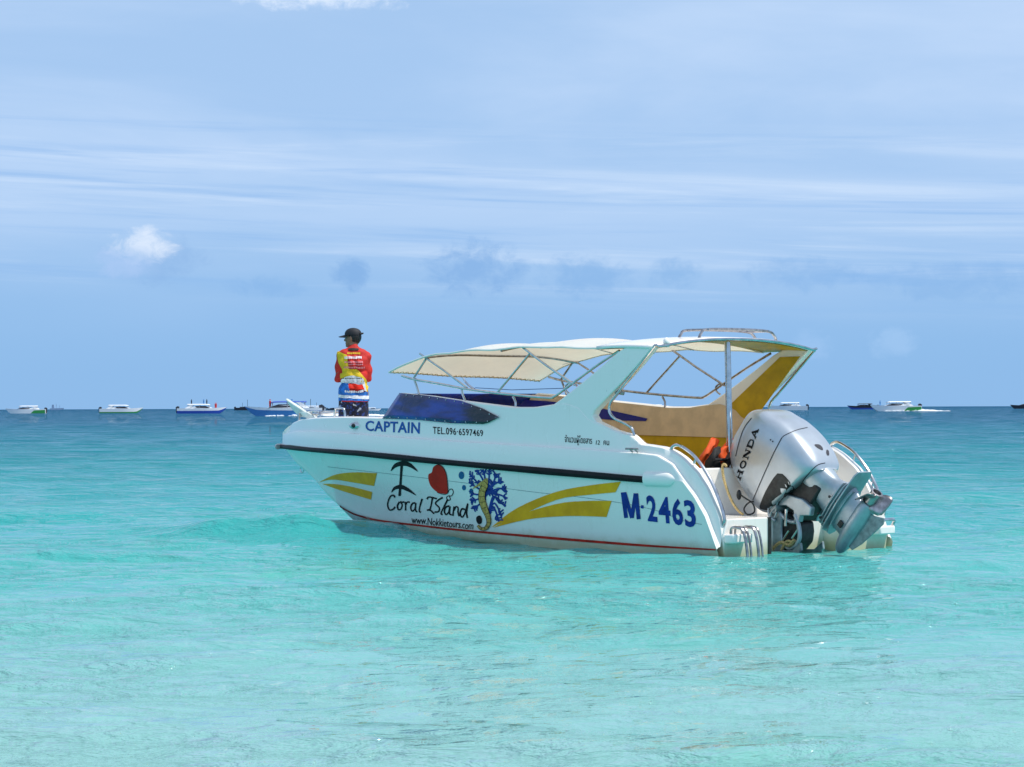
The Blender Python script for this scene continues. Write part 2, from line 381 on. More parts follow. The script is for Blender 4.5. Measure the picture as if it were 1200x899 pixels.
    def build(s, name, material, parent=None, smooth=True, bevel=0, seg=2, angle=40):
        me = s.mesh(name); o = bpy.data.objects.new(name, me); COL.objects.link(o); o.parent = parent
        me.materials.append(MATS[material])
        if smooth:
            me.polygons.foreach_set('use_smooth', [True] * len(me.polygons)); me.set_sharp_from_angle(angle=R(angle))
        if bevel:
            b = o.modifiers.new('bevel', 'BEVEL'); b.width = bevel; b.segments = seg; b.limit_method = 'ANGLE'; b.angle_limit = R(35)
        return o
def empty(name, loc=(0, 0, 0), rz=0.0):
    o = bpy.data.objects.new(name, None); COL.objects.link(o); o.location = loc; o.rotation_euler = (0, 0, rz); o.empty_display_size = .2; return o
def tag(o, label=None, cat=None, group=None, kind=None):
    for k, v in (('label', label), ('category', cat), ('group', group), ('kind', kind)):
        if v: o[k] = v
    return o
def remeshed(mb, name, material, parent, voxel=.012, smooth=4):
    """overlapping closed pieces fused into one continuous skin"""
    tmp = mb.build(name + '_tmp', material, None)
    r = tmp.modifiers.new('r', 'REMESH'); r.mode = 'VOXEL'; r.voxel_size = voxel; r.use_smooth_shade = True
    sm = tmp.modifiers.new('s', 'SMOOTH'); sm.iterations = smooth; sm.factor = .5
    dg = bpy.context.evaluated_depsgraph_get(); dg.update()
    me = bpy.data.meshes.new_from_object(tmp.evaluated_get(dg)); bpy.data.objects.remove(tmp)
    me.name = name; o = bpy.data.objects.new(name, me); COL.objects.link(o); o.parent = parent
    if not me.materials: me.materials.append(MATS[material])
    me.polygons.foreach_set('use_smooth', [True] * len(me.polygons)); return o

# ---- paint laid on a surface: picture outline -> points on the surface it is painted on
class Surface:
    reach = 22
    def __init__(s, objs, boat=True, lift=.004):
        v = []; f = []
        for o in objs:
            k = len(v); v += [tuple(p.co) for p in o.data.vertices]; f += [tuple(i + k for i in p.vertices) for p in o.data.polygons]
        s.t = BVHTree.FromPolygons(v, f); s.lift = lift
        s.o = Vector(CAM_B if boat else CAM); s.boat = boat; s.shift = Vector((0, 0, 0))
    def hit(s, px, py, lift=None):
        for jx, jy in ((0, 0), (.07, .03), (-.06, .05), (.02, -.08), (.2, .1), (-.2, .1), (0, .3)):
            d = ray(px + jx, py + jy); d = dir_boat(d) if s.boat else d; d = Vector(d).normalized()
            loc, nrm, _, _ = s.t.ray_cast(s.o - s.shift, d)
            if loc is not None and (loc - s.o).length > 15: break
        if loc is None:
            loc, nrm, _, dist = s.t.find_nearest(s.o - s.shift + d * s.reach)
        if nrm.dot(d) > 0: nrm = -nrm
        return loc + nrm * (s.lift if lift is None else lift)
def ribbon(mb, surf, pts, width, n=6, lift=None):
    """painted stroke; width in picture pixels, a number or a list along the stroke"""
    p2 = catmull([np.array(p, float) for p in pts], n) if n else [np.array(p, float) for p in pts]
    N = len(p2); ws = width if isinstance(width, (list, tuple)) else [width]
    rows = []
    for i, p in enumerate(p2):
        t = p2[min(i + 1, N - 1)] - p2[max(i - 1, 0)]; t = t / (np.linalg.norm(t) + 1e-9); nn = np.array([-t[1], t[0]])
        w = np.interp(i / max(N - 1, 1), np.linspace(0, 1, len(ws)), ws) / 2
        rows.append([surf.hit(*(p + nn * w), lift), surf.hit(*(p - nn * w), lift)])
    mb.grid(rows)
def patch(mb, surf, top, bot, n=14, m=4, lift=None, smooth=6):
    """painted area between two picture curves"""
    def res(c):
        c = np.array(catmull([np.array(p, float) for p in c], smooth)) if len(c) > 2 else np.array(c, float)
        d = np.r_[0, np.cumsum(np.linalg.norm(np.diff(c, axis=0), axis=1))]; d /= d[-1]; q = np.linspace(0, 1, n)
        return np.c_[np.interp(q, d, c[:, 0]), np.interp(q, d, c[:, 1])]
    a, b = res(top), res(bot)
    mb.grid([[surf.hit(*(a[i] * (1 - k / m) + b[i] * k / m), lift) for k in range(m + 1)] for i in range(n)])
def blob(mb, surf, ring, lift=None, rings=3, n=5):
    r = np.array(catmull([np.array(p, float) for p in ring], n, True)); c = r.mean(0)
    rows = [[surf.hit(*(c + (p - c) * k / rings), lift) for p in r] for k in range(1, rings + 1)]
    mb.fan(rows[0]); mb.grid(rows, close_v=True)
def text2d(body, bold=.0, spacing=1.0):
    cu = bpy.data.curves.new('txt', 'FONT'); cu.body = body; cu.offset = bold; cu.resolution_u = 3; cu.space_character = spacing
    o = bpy.data.objects.new('txt', cu); COL.objects.link(o); dg = bpy.context.evaluated_depsgraph_get(); dg.update()
    me = bpy.data.meshes.new_from_object(o.evaluated_get(dg)); v = np.array([p.co[:2] for p in me.vertices]); f = [tuple(p.vertices) for p in me.polygons]
    bpy.data.objects.remove(o); bpy.data.curves.remove(cu); bpy.data.meshes.remove(me); return v, f
def lettering(mb, surf, body, bl, br, tl, tr, bold=.0, spacing=1.0, lift=None, jitter=0.0):
    v, f = text2d(body, bold, spacing)
    mn, mx = v.min(0), v.max(0); q = (v - mn) / (mx - mn); o = len(mb.v)
    bl, br, tl, tr = map(np.array, (bl, br, tl, tr))
    for (s, t) in q:
        p = (bl * (1 - s) + br * s) * (1 - t) + (tl * (1 - s) + tr * s) * t
        if jitter: p = p + np.array([0, jitter * math.sin(s * 23) + jitter * .7 * math.sin(s * 51)])
        mb.v.append(tuple(surf.hit(*p, lift)))
    mb.f += [tuple(i + o for i in k) for k in f]

# ================================================================== THE SEA
def make_sea():
    ys = [5.0]
    while ys[-1] < 30000:
        y = ys[-1]; ys.append(y + max(.045, .42 * y * y / 3100))
    back = [5.0]; st = .08
    while back[-1] > -400: back.append(back[-1] - st); st *= 1.15
    ys = np.array(back[:0:-1] + ys)
    xs = list(np.arange(0, 8.6, .045)); st = .045
    while xs[-1] < 15000: st *= 1.045; xs.append(xs[-1] + st)
    xs = np.array(xs); xs = np.r_[-xs[:0:-1], xs]
    Xg, Yg = np.meshgrid(xs, ys); Zg = np.zeros_like(Xg)
    cell = np.maximum(np.gradient(ys)[:, None], np.gradient(xs)[None, :] * .8)
    warp = .35 * np.sin(Xg * .31 + Yg * .17) + .25 * np.sin(Xg * .53 - Yg * .41 + 2)
    for i in range(70):
        lam = .20 * (7.0 / .20) ** (i / 69.); k = 2 * math.pi / lam
        th = rng.normal(0, .48) + (.25 if lam > 1.2 else 0); dx, dy = math.sin(th), -math.cos(th)
        slope = .013 if lam > 2.6 else (.024 if lam > 1.1 else (.036 if lam > .28 else .024))
        a = slope * lam / (2 * math.pi) * (1.0 if lam < 3 else .75)
        ph = rng.uniform(0, 6.28); arg = k * (Xg * dx + Yg * dy + warp * min(1, lam)) + ph
        att = np.clip((lam / (cell + 1e-6) - 2.2) / 3.0, 0, 1)
        grp = .65 + .35 * np.sin(Xg * dy * k * .13 - Yg * dx * k * .11 + ph * 3) * np.sin(Yg * k * .09 + ph)
        Zg += a * att * grp * (np.sin(arg) - .30 * np.cos(2 * arg))
    # the steep little swell that slides in along the port bow, and its lesser sisters
    for (cx, cy, ang, L, W, A) in [(-2.6, 24.5, .02, 1.25, .38, .19), (-3.9, 25.0, .10, 1.0, .35, .06), (-4.6, 21.0, .05, 1.6, .35, .05), (2.6, 15.5, -.1, 1.6, .4, .045), (-1.8, 16.2, .12, 1.8, .4, .05), (4.6, 19.5, .1, 1.5, .4, .05)]:
        u = (Xg - cx) * math.cos(ang) + (Yg - cy) * math.sin(ang); w = -(Xg - cx) * math.sin(ang) + (Yg - cy) * math.cos(ang)
        w = w + .05 * np.sin(u * 5.1)
        prof = np.where(w < 0, np.exp(-(w / (W * .62)) ** 2), np.exp(-(w / (W * 1.7)) ** 2))
        Zg += A * prof * np.exp(-np.abs(u / L) ** 2.6) * (1 + .12 * np.sin(u * 7))
    ny, nx = Xg.shape
    me = bpy.data.meshes.new('sea'); V = np.stack([Xg, Yg, Zg], -1).reshape(-1, 3).astype(np.float32)
    idx = np.arange(ny * nx).reshape(ny, nx); Q = np.stack([idx[:-1, :-1], idx[:-1, 1:], idx[1:, 1:], idx[1:, :-1]], -1).reshape(-1, 4)
    me.vertices.add(len(V)); me.vertices.foreach_set('co', V.ravel())
    me.loops.add(Q.size); me.loops.foreach_set('vertex_index', Q.ravel().astype(np.int32))
    me.polygons.add(len(Q)); me.polygons.foreach_set('loop_start', np.arange(0, Q.size, 4, dtype=np.int32)); me.polygons.foreach_set('loop_total', np.full(len(Q), 4, dtype=np.int32))
    me.polygons.foreach_set('use_smooth', np.ones(len(Q), dtype=bool)); me.update(); me.validate()
    o = bpy.data.objects.new('sea', me); COL.objects.link(o); me.materials.append(MATS['sea_water']); tag(o, kind='structure')
    print('sea quads', len(Q)); return o
sea = make_sea()

# ================================================================== THE SPEEDBOAT
boat = empty('speedboat', tuple(STERN), B_ANG + math.pi / 2)
tag(boat, 'white speedboat with gold swooshes, tan canopy, roll arch and big tilted silver outboard', 'speedboat')

stem = np.array([(9.05, .93), (8.957, .891), (8.674, .691), (8.229, .476), (7.85, .234), (7.495, .069), (7.36, -.02), (6.7, -.19), (5.7, -.36), (4.5, -.44), (0, -.46)])[::-1]
zkeel = lambda x: np.interp(x, stem[:, 0], stem[:, 1])
# edge lines read off the port side: rub rail, moulding step, side-window line, coaming top
rub = curve_xz([Pc(*p, 0) for p in [(370, 525), (420, 528.5), (470, 533), (540, 540), (640, 548.5), (700, 554), (757, 559)]] + [(9.05, 0, .935), (8.5, 0, .95), (.4, 0, .69), (0, 0, .67)])
step_l = curve_xz([Pc(*p, .025) for p in [(400, 507.5), (480, 514), (620, 523), (700, 528), (750, 531.5), (770, 534), (788, 544), (800, 560), (815, 580), (828, 603), (836, 625), (843, 645)]] + [(9.0, 0, 1.075), (8.3, 0, 1.115), (7.5, 0, 1.125), (.0, 0, .0)])
wline = curve_xz([Pc(*p, .065) for p in [(470, 490.5), (492, 491), (590, 499), (695, 504), (737, 510)]] + [(5.69, 0, 1.285), (6.6, 0, 1.29), (7.5, 0, 1.28), (8.2, 0, 1.255), (8.65, 0, 1.21), (8.88, 0, 1.15), (8.97, 0, 1.09), (1.25, 0, 1.04), (1.1, 0, 1.03), (.9, 0, 1.01)] + [(p[0] - .01, 0, p[2] - .025) for p in [Pc(*q, .065) for q in [(790, 529), (799, 535), (815, 551), (827, 570), (838, 595), (843, 609)]]] + [(.12, 0, .2), (0, 0, .1)])
coam = curve_xz([Pc(*p, .08) for p in [(467, 460), (505, 464), (545, 470), (602, 477), (627, 477), (647, 474)]] + [(5.40, 0, 1.30), (5.69, 0, 1.30), (2.3, 0, 1.45), (2.1, 0, 1.40), (1.98, 0, 1.30)] + [Pc(*p, .08) for p in [(710, 501), (741, 510), (750, 519), (757, 523), (780, 524.5), (790, 529), (799, 535), (815, 551), (827, 570), (838, 595), (843, 609)]] + [(.12, 0, .24), (0, 0, .1)])
def side_pts(x):
    b = float(half(x)); zs = float(step_l(x)); zr = min(float(rub(x)), zs - .015); zw = max(float(wline(x)), zs + .014)
    return b, zr, zs, zw
# hull shell
XS = np.r_[np.linspace(.085, 1.3, 34), np.linspace(1.4, 6.2, 50), np.linspace(6.26, 7.95, 40)] * K
def hull_section(x, n=30):
    b, zr, zs, zw = side_pts(x); zk = float(zkeel(x)); f = np.clip((x / K - 2.6) / 4.6, 0, 1)
    wc = .34 - .06 * f; hc = .93 - .50 * f ** 1.3; e = 1.0 + .35 * f
    out = []
    for w in np.linspace(0, 1, n):
        h = (w / wc) ** (1 - .2 * f) * hc if w < wc else hc + (1 - hc) * ((w - wc) / (1 - wc)) ** e
        out.append((x, max(b, .004) * h, zk + (zr - zk) * w))
    return out
mb = MB(); secs = [hull_section(x) for x in XS]
mb.grid([s_ for s_ in secs]); mb.grid([[(p[0], -p[1], p[2]) for p in s_] for s_ in secs])
hull = mb.build('hull', 'hull_white', boat, angle=60)
# deck moulding: band above the rub rail, step, upper band, coaming, inner face
def deck_section(x):
    b, zr, zs, zw = side_pts(x)
    y1 = max(b - .012, .003); y2 = max(b - .052, .002); y3 = max(b - .070, .0015)
    pts = [(x, max(b, .004), zr), (x, max(b - .006, .0035), zr + .4 * (zs - zr)), (x, y1, zs - .012), (x, y1 - .006 if y1 > .01 else y1, zs), (x, y2, zs + .008), (x, y3, zw)]
    if x <= 5.0 * K:
        zc = max(float(coam(x)), zw + .012)
        pts += [(x, b - .075, zc - .012), (x, b - .09, zc), (x, b - .15, zc), (x, b - .165, zc - .014), (x, b - .18, max(min(.86, zc - .05), .30) if x > .95 else max(min(zc - .03, .36), .1))]
    else:
        rim = .18; y4 = max(b - .085, .001); y5 = max(b - .085 - rim, .0005)
        pts += [(x, y4, zw + .012), (x, (y4 + y5) / 2, zw + .018), (x, y5, zw + .012), (x, max(y5 - .008, .0003), zw - .005), (x, max(y5 - .012, .0002), .70 if x < 7.2 * K else zw - .02)]
    return pts
XD = np.r_[np.linspace(.10, 1.3, 40), np.linspace(1.36, 4.99, 60), np.linspace(5.01, 7.2, 34), np.linspace(7.24, 7.93, 18)] * K
dsec = [deck_section(x) for x in XD]
mb = MB(); mb.grid(dsec); mb.grid([[(p[0], -p[1], p[2]) for p in s_] for s_ in dsec])
deck = mb.build('deck', 'deck_white', boat, angle=35)
# foredeck, soles, bulkheads
mb = MB(); mb.grid([[(x, k * max(float(half(x)) - .3, .0), float(side_pts(x)[3]) + .014 + .02 * (1 - k * k)) for k in np.linspace(-1, 1, 9)] for x in np.linspace(7.02, 7.9, 12) * K])
mb.build('foredeck', 'deck_white', boat)
mb = MB(); mb.prism([(.95, -1.0, .42), (3.2, -1.0, .42), (5.6, -.62, .42), (5.6, .62, .42), (3.2, 1.0, .42), (.95, 1.0, .42)], (0, 0, .03)); mb.build('cockpit_sole', 'tan_gel', boat, smooth=False)
mb = MB(); mb.prism([(5.65, -.66, .655), (7.1, -.36, .655), (8.05, -.06, .655), (8.05, .06, .655), (7.1, .36, .655), (5.65, .66, .655)], (0, 0, .03)); mb.build('bow_sole', 'deck_white', boat, smooth=False)
# transom: two pods either side of the motor notch, notch board, motor well floor, bulkhead in front of the well
for s_ in (1, -1):
    mb = MB(); mb.prism([(.10, s_ * .92, -.14), (.10, s_ * .55, -.22), (.10, s_ * .55, .345), (.10, s_ * .565, .36), (.10, s_ * 1.10, .36), (.10, s_ * 1.165, .20), (.10, s_ * 1.14, -.02)], (.86, 0, 0)); mb.build('transom_pod', 'hull_white', boat, smooth=True, bevel=.012)
mb = MB(); mb.prism([(.40, -.56, -.22), (.40, .56, -.22), (.40, .56, .34), (.40, -.56, .34)], (.5, 0, 0)); mb.build('transom_board', 'hull_white', boat, smooth=False)
mb = MB(); mb.prism([(.92, 1.10, .3), (.92, -1.10, .3), (.92, -1.10, .79), (.92, -1.06, .805), (.92, 1.06, .805), (.92, 1.10, .79)], (.09, 0, 0)); mb.build('aft_bulkhead', 'deck_white', boat, bevel=.012)
mb = MB(); mb.prism([(1.03, -.97, .44), (1.03, .97, .44), (1.03, .97, .69), (1.03, -.97, .69)], (.55, 0, 0)); mb.build('aft_bench', 'tan_gel', boat, bevel=.03)
# swim steps and their grab hoops
for s_ in (1, -1):
    mb = MB(); mb.prism([(.098, s_ * .88, .135), (.098, s_ * 1.16, .135), (.0, s_ * 1.15, .14), (-.03, s_ * 1.12, .14), (-.03, s_ * .90, .14)], (0, 0, .085))
    mb.build('swim_step', 'deck_white', boat, bevel=.015)
    mb = MB()
    if s_ > 0:
        for yy in (1.10, .95):
            mb.tube([(.06, yy, .20), (.05, yy, .275), (-.02, yy, .285), (-.09, yy - .01, .25), (-.13, yy - .02, .05), (-.14, yy - .02, -.25)], .014, 8)
            mb.tube([(.06, yy - .055, .20), (.05, yy - .055, .275), (-.02, yy - .055, .285), (-.09, yy - .06, .25), (-.13, yy - .07, .05), (-.14, yy - .07, -.25)], .011, 8)
        mb.build('boarding_ladder', 'steel_dull', boat)
    else:
        mb.tube([(.02, -.95, .20), (-.02, -.95, .275), (-.02, -1.04, .285), (-.02, -1.12, .275), (.02, -1.12, .20)], .016, 8)
        mb.build('grab_hoop', 'steel', boat)

# black rub strip along the sheer, each side
rt = [Pc(*p, 0) for p in [(370, 525.2), (420, 528.4), (470, 533.2), (540, 540.6), (640, 548.6), (757, 559)]]
rb = [Pc(*p, 0) for p in [(370, 530), (420, 534.2), (470, 539.8), (540, 546.4), (640, 556.2), (757, 565.8)]]
ztop = curve_xz(rt + [(9.05, 0, .94)]); zbot = curve_xz(rb + [(9.05, 0, .895)])
for s_ in (1, -1):
    mb = MB(); rows = []
    for x in np.linspace(1.07, XT + .015, 90):
        b = float(half(min(x, XT - .01)))
        rows.append([(x + o * .3 * (x > 8), s_ * (b + o), z) for o, z in ((.002, ztop(x) + .004), (.022, ztop(x) + .001), (.034, (ztop(x) + zbot(x)) / 2), (.022, zbot(x)), (.002, zbot(x) - .003))])
    mb.grid(rows); mb.fan(rows[0]); mb.build('rub_strip', 'rubber', boat)
    # moulded bracket after the strip's end
    mb = MB(); rows = []
    for x in np.linspace(.66, 1.065, 12):
        e = math.sin(math.pi * min(1, (x - .64) / .12) / 2)
        zc = (ztop(1.07) + zbot(1.07)) / 2 + .008; hh = .070 * e
        rows.append([(x, s_ * (1.23 + .045 * e * math.cos(q)), zc + hh * math.sin(q)) for q in np.linspace(-1.57, 1.57, 9)])
    mb.grid(rows); mb.fan(rows[-1]); mb.fan(rows[0]); mb.build('rail_end_cover', 'deck_white', boat)
# bow roller cap and towing eye
mb = MB(); mb.tube([(9.0, .09, .915), (9.085, .045, .92), (9.105, 0, .92), (9.085, -.045, .92), (9.0, -.09, .915)], .034, 8); mb.build('stem_cap', 'steel_dull', boat)
mb = MB(); c = P(354, 550, 0); mb.tube([c + np.array([.035 * math.cos(q), 0, .045 * math.sin(q)]) for q in np.linspace(0, 6.28, 14)], .008, 6, 0); mb.build('towing_eye', 'steel', boat)

# tan and ochre lining of the cockpit sides
zsplit = curve_xz([P(*p, -.98) for p in [(750, 513), (867, 519.5)]])
for s_ in (1, -1):
    xs_ = np.linspace(.97, 5.64, 60)
    mb = MB(); rows = []
    for x in xs_:
        b = float(half(x)) - .188; zc = max(float(coam(x)) - .016, 0); zz = min(float(np.interp(x, [.9, 5.64], [1.06, 1.12])), zc - .01)
        rows.append([(x, s_ * b, zc), (x, s_ * (b - .004), (zc + zz) / 2), (x, s_ * (b - .01), zz)])
    mb.grid(rows); mb.build('side_lining', 'tan_gel', boat)
    mb = MB(); rows = []
    for x in xs_:
        b = float(half(x)) - .188; zc = max(float(coam(x)) - .016, 0); zz = min(float(np.interp(x, [.9, 5.64], [1.06, 1.12])), zc - .01)
        rows.append([(x, s_ * (b + .002), zz + .004), (x, s_ * (b - .02), .45)])
    mb.grid(rows); mb.build('lower_lining', 'ochre_gel', boat)

# side windows of dyed acrylic (port seen from outside, starboard from inside) with press studs
wp = [Pc(*p, .068) for p in [(449, 490.5), (468, 460.5), (500, 463.5), (540, 469.5), (565, 478.5), (585.5, 489), (570, 497), (530, 496), (490, 492)]]
def resample(poly, n):
    p = np.array(poly); d = np.r_[0, np.cumsum(np.linalg.norm(np.diff(p, axis=0), axis=1))]; q = np.linspace(0, d[-1], n)
    return np.stack([np.interp(q, d, p[:, i]) for i in range(3)], -1)
wt = resample([wp[1], wp[2], wp[3], wp[4], wp[5]], 26); wb = resample([wp[0], wp[8], wp[7], wp[6], wp[5]], 26)
for s_ in (1, -1):
    mb = MB(); rows = []
    for a, b in zip(wt, wb):
        rows.append([(q[0], s_ * (float(half(q[0])) - (.066 + .014 * np.clip((q[2] - wb[0][2]) / .3, -.3, 1)) + .012), q[2]) for q in (a + (b - a) * k for k in np.linspace(0, 1, 7))])
    mb.grid(rows); win = mb.build('side_window', 'tinted_blue', boat)
    md = win.modifiers.new('t', 'SOLIDIFY'); md.thickness = .008
    mb = MB()
    for q in np.r_[resample(wt, 13) + [0, 0, -.016], resample(wb, 13)[1:] + [0, 0, .016]]:
        y = s_ * (float(half(q[0])) - (.066 + .014 * np.clip((q[2] - wb[0][2]) / .3, -.3, 1)) + .017)
        mb.sphere((q[0], y, q[2]), (.007, .005, .007), 4, 6)
    st = mb.build('press_studs', 'steel', win); tag(st, kind='stuff')
# front screen across the boat between the two side windows
mb = MB(); rows = []
for k in np.linspace(-1, 1, 21):
    bow = .25 * (1 - k * k)
    rows.append([(wp[0][0] + bow, k * wp[0][1], wp[0][2] - .01), (wp[1][0] + bow, k * (wp[1][1] - .01), wp[1][2] - .004)])
mb.grid(rows); ws = mb.build('windscreen', 'tinted_blue', boat); md = ws.modifiers.new('t', 'SOLIDIFY'); md.thickness = .008
# inside faces of the starboard window: blue vinyl panel
mb = MB(); up = [P(*p, -1.06) for p in [(557, 464), (600, 467), (650, 470), (700, 476.5), (730, 483.5), (761, 490.5)]]; lo = [P(*p, -1.06) for p in [(557, 476), (600, 478), (650, 480), (698, 490), (730, 493), (759, 493.5)]]
a, b = resample(up, 20), resample(lo, 20)
mb.grid([[(q[0], -(float(half(q[0])) - .20), q[2]) for q in (a[i] + (b[i] - a[i]) * k for k in (0, .5, 1))] for i in range(20)])
mb.build('blue_side_panel', 'blue_vinyl', boat)

# roll arch: slanting blade each side
arch = [P(*p, 1.17) for p in [(627, 477.5), (647, 474), (657, 467), (670, 457), (700, 432.5), (722, 413), (733, 406), (757, 403.5), (764, 406), (744, 430), (724, 452), (705, 471), (695, 481), (692.5, 487), (697, 494), (717, 503.5), (700, 508), (650, 504)]]
def lean(q, s_, dy): return (q[0], s_ * (1.156 - dy), q[2])
for s_ in (1, -1):
    mb = MB(); n = len(arch); o = [lean(q, s_, 0) for q in arch]; i_ = [lean(q, s_, .10) for q in arch]
    mb.v += o + i_; mb.f.append(tuple(range(n))); mb.f.append(tuple(range(2 * n - 1, n - 1, -1)))
    for k in range(n): mb.f.append((k, n + k, n + (k + 1) % n, (k + 1) % n))
    mb.build('arch_leg', 'deck_white', boat, bevel=.012, seg=3)
poly = [P(*p, -1.055) for p in [(914, 418.5), (938, 417.5), (895, 477), (874, 506), (829, 505.5), (830, 501), (836, 494), (857, 473)]]
mb = MB(); mb.prism([(q[0], -1.058, q[2]) for q in poly], (0, .008, 0)); mb.build('arch_inner_panel', 'ochre_gel', boat, bevel=.004)
# hard top between the arch legs
XA = 1.04; xr = np.linspace(1.0, 1.78, 8); yr = np.linspace(-1.165, 1.165, 25)
def roofz(x, y): return 2.06 - .10 * abs(y / 1.165) ** 2.2 + .02 * math.sin((x - 1.0) * 3)
mb = MB(); mb.grid([[(x + .03 * abs(y) ** 3, y, roofz(x, y)) for y in yr] for x in xr]); top = mb.build('hard_top', 'deck_white', boat); md = top.modifiers.new('t', 'SOLIDIFY'); md.thickness = .03; md.offset = 1
mb = MB(); mb.grid([[(x + .03 * abs(y) ** 3, y * .985, roofz(x, y) - .006) for y in yr] for x in np.linspace(1.02, 1.77, 8)]); mb.build('hard_top_lining', 'ochre_gel', boat)
# canvas bimini
px_ = [1.70, 1.9, 2.5, 3.3, 4.0, 4.45, 4.8, 5.05, 5.31]; pz_ = [2.075, 2.10, 2.125, 2.13, 2.115, 2.08, 2.01, 1.91, 1.80]
xs_ = np.linspace(1.72, 5.32, 64); cz = np.interp(xs_, px_, pz_)
for _ in range(3): cz[1:-1] = .25 * cz[:-2] + .5 * cz[1:-1] + .25 * cz[2:]
mb = MB(); rows = []
for x, z in zip(xs_, cz):
    sag = -.030 * math.sin(math.pi * ((x - 1.72) % 1.2) / 1.2)
    rows.append([(x, 1.10 * k, z - .10 * abs(k) ** 2.3 * (1 - .95 * np.clip((x - 4.3) / .95, 0, 1)) + sag * (1 - .5 * k * k) + .006 * math.sin(9 * x + 5 * k) - .075 * (1 - k) / 2 * np.clip((x - 4.2) / 1.1, 0, 1)) for k in np.linspace(-1, 1, 33)])
mb.grid(rows); can = mb.build('canopy', 'canvas', boat, angle=80)
if can.data.polygons[700].normal.z < 0: can.data.flip_normals()
mb = MB()
for k in (0, -1): mb.tube([r[k] for r in rows[::4]] + [rows[-1][k]], .011, 6, 2)
mb.tube([p for p in rows[-1][::4]], .012, 6, 2); mb.build('canopy_hem', 'canvas_white', can)
# lashing that laces the front hem to the frame
mb = MB(); fe = rows[-1]; lace = []
for i_ in range(0, 32):
    p_, q_ = np.array(fe[i_]), np.array(fe[i_ + 1]); lace += [p_ + [.0, 0, -.012], (p_ + q_) / 2 + [-.035, 0, .004 + .01 * (i_ % 3)]]
mb.tube(lace, .0045, 5, 0); lc = mb.build('hem_lashing', 'rope', can)
mb = MB()
for x in (2.74, 4.03):
    i = int(np.argmin(abs(xs_ - x))); mb.tube([(p[0], p[1], p[2] - .006) for p in rows[i][::4]], .006, 5, 2)
mb.build('canopy_seam', 'steel_dull', can)
# canopy frame, port side traced, starboard mirrored
def fr(pts, y=1.075): return [P(*p, y) for p in pts]
frames = [([(471, 440.5), (485, 444.5), (515, 450), (547, 456), (590, 461.5), (640, 466), (650, 464.5), (662, 456), (700, 428), (726, 411)], .014, 5),
          ([(492, 414.5), (520, 434), (547, 454.5)], .012, 0), ([(499, 421), (485, 443)], .012, 0), ([(485, 444), (488, 452), (491, 462)], .012, 2),
          ([(541, 455), (542, 462), (545, 469.5)], .012, 2), ([(620.5, 415), (582, 461)], .012, 0), ([(612.5, 407), (640, 428), (673, 451)], .013, 0), ([(601, 465), (604, 471), (604, 479)], .012, 2),
          ([(676, 452), (666, 449), (662, 456), (668, 462)], .010, 2)]
for s_ in (1, -1):
    for pts, r, sm in frames:
        mb = MB(); mb.tube([(q[0], s_ * q[1], q[2]) for q in fr(pts)], r, 8, sm); mb.build('frame_tube', 'steel' if s_ > 0 else 'steel_dull', can)
for x in (4.62, 3.35):   # hoops under the canvas
    i = int(np.argmin(abs(xs_ - x))); mb = MB(); mb.tube([(p[0], p[1], p[2] - .016) for p in rows[i][::4]], .012, 8, 2); mb.build('frame_hoop', 'steel_dull', can)
mb = MB(); mb.tube([P(541, 437, -.4), P(544, 445, -.4), P(549, 451, -.4), P(556, 456, -.4)], .013, 8); mb.build('frame_tube', 'steel', can)
mb = MB(); mb.tube([P(557, 454.5, -.2), P(600, 457, -.2), P(662, 455, -.2)], .004, 5, 0); mb.build('canopy_cord', 'blue_paint', can)
# hand rail running down the back of the arch, each side, and along the after edge of the hard top
hr = [P(*p, 1.14) for p in [(766, 404.5), (745, 432), (724, 459), (714, 472), (712.5, 482), (718, 490), (729, 495.5), (738, 501), (741, 510)]]
hr[-1][1] = 1.13
for s_ in (1, -1):
    mb = MB(); mb.tube([(q[0] - .02, s_ * q[1], q[2]) for q in hr], .014, 8); mb.build('hand_rail', 'steel', boat)
mb = MB(); mb.tube([(hr[0][0] - .03, 1.14, hr[0][2])] + [(.97 + .03 * abs(y) ** 3, y, roofz(1.0, y) + .012) for y in np.linspace(1.08, -1.08, 11)] + [(hr[0][0] - .03, -1.14, hr[0][2])], .014, 8, 3); mb.build('hard_top_rail', 'steel', boat)
for s_ in (1,):
    mb = MB(); mb.tube([P(713, 457.5, 1.13), P(731, 461, 1.07)], .02, 8, 0); mb.sphere(P(713, 458, 1.13), .028, 5, 8); mb.build('rail_clamp', 'steel_dull', boat)
# roof rack
for x in (1.10, 1.38):
    mb = MB(); mb.tube([(x, .47, roofz(x, .47) + .02), (x, .44, 2.125), (x, .36, 2.165), (x, -.10, 2.175), (x, -.50, 2.165), (x, -.60, 2.125), (x, -.64, roofz(x, .64) + .02)], .014, 8, 4); mb.build('roof_rack_hoop', 'steel_dull', boat)
for y in (.36, -.5):
    mb = MB(); mb.tube([(1.08, y, 2.165), (1.40, y, 2.165)], .012, 8, 0); mb.build('roof_rack_bar', 'steel_dull', boat)
mb = MB(); mb.sphere((1.03, .98, 2.03), (.035, .035, .045), 8, 10); mb.tube([(1.03, .98, 1.98), (1.03, .98, 2.035)], .03, 10, 0); mb.build('mast_light', 'deck_white', boat)
# polished post under the after edge of the hard top
a = P(843, 404.5, .04); b = P(855, 549, .04); mb = MB(); mb.tube([(1.13, a[1], 2.05), (1.10, b[1], .80)], .031, 14, 0); mb.tube([(1.10, b[1], .805), (1.10, b[1], .82)], .055, 14, 0); mb.build('roof_post', 'steel', boat)
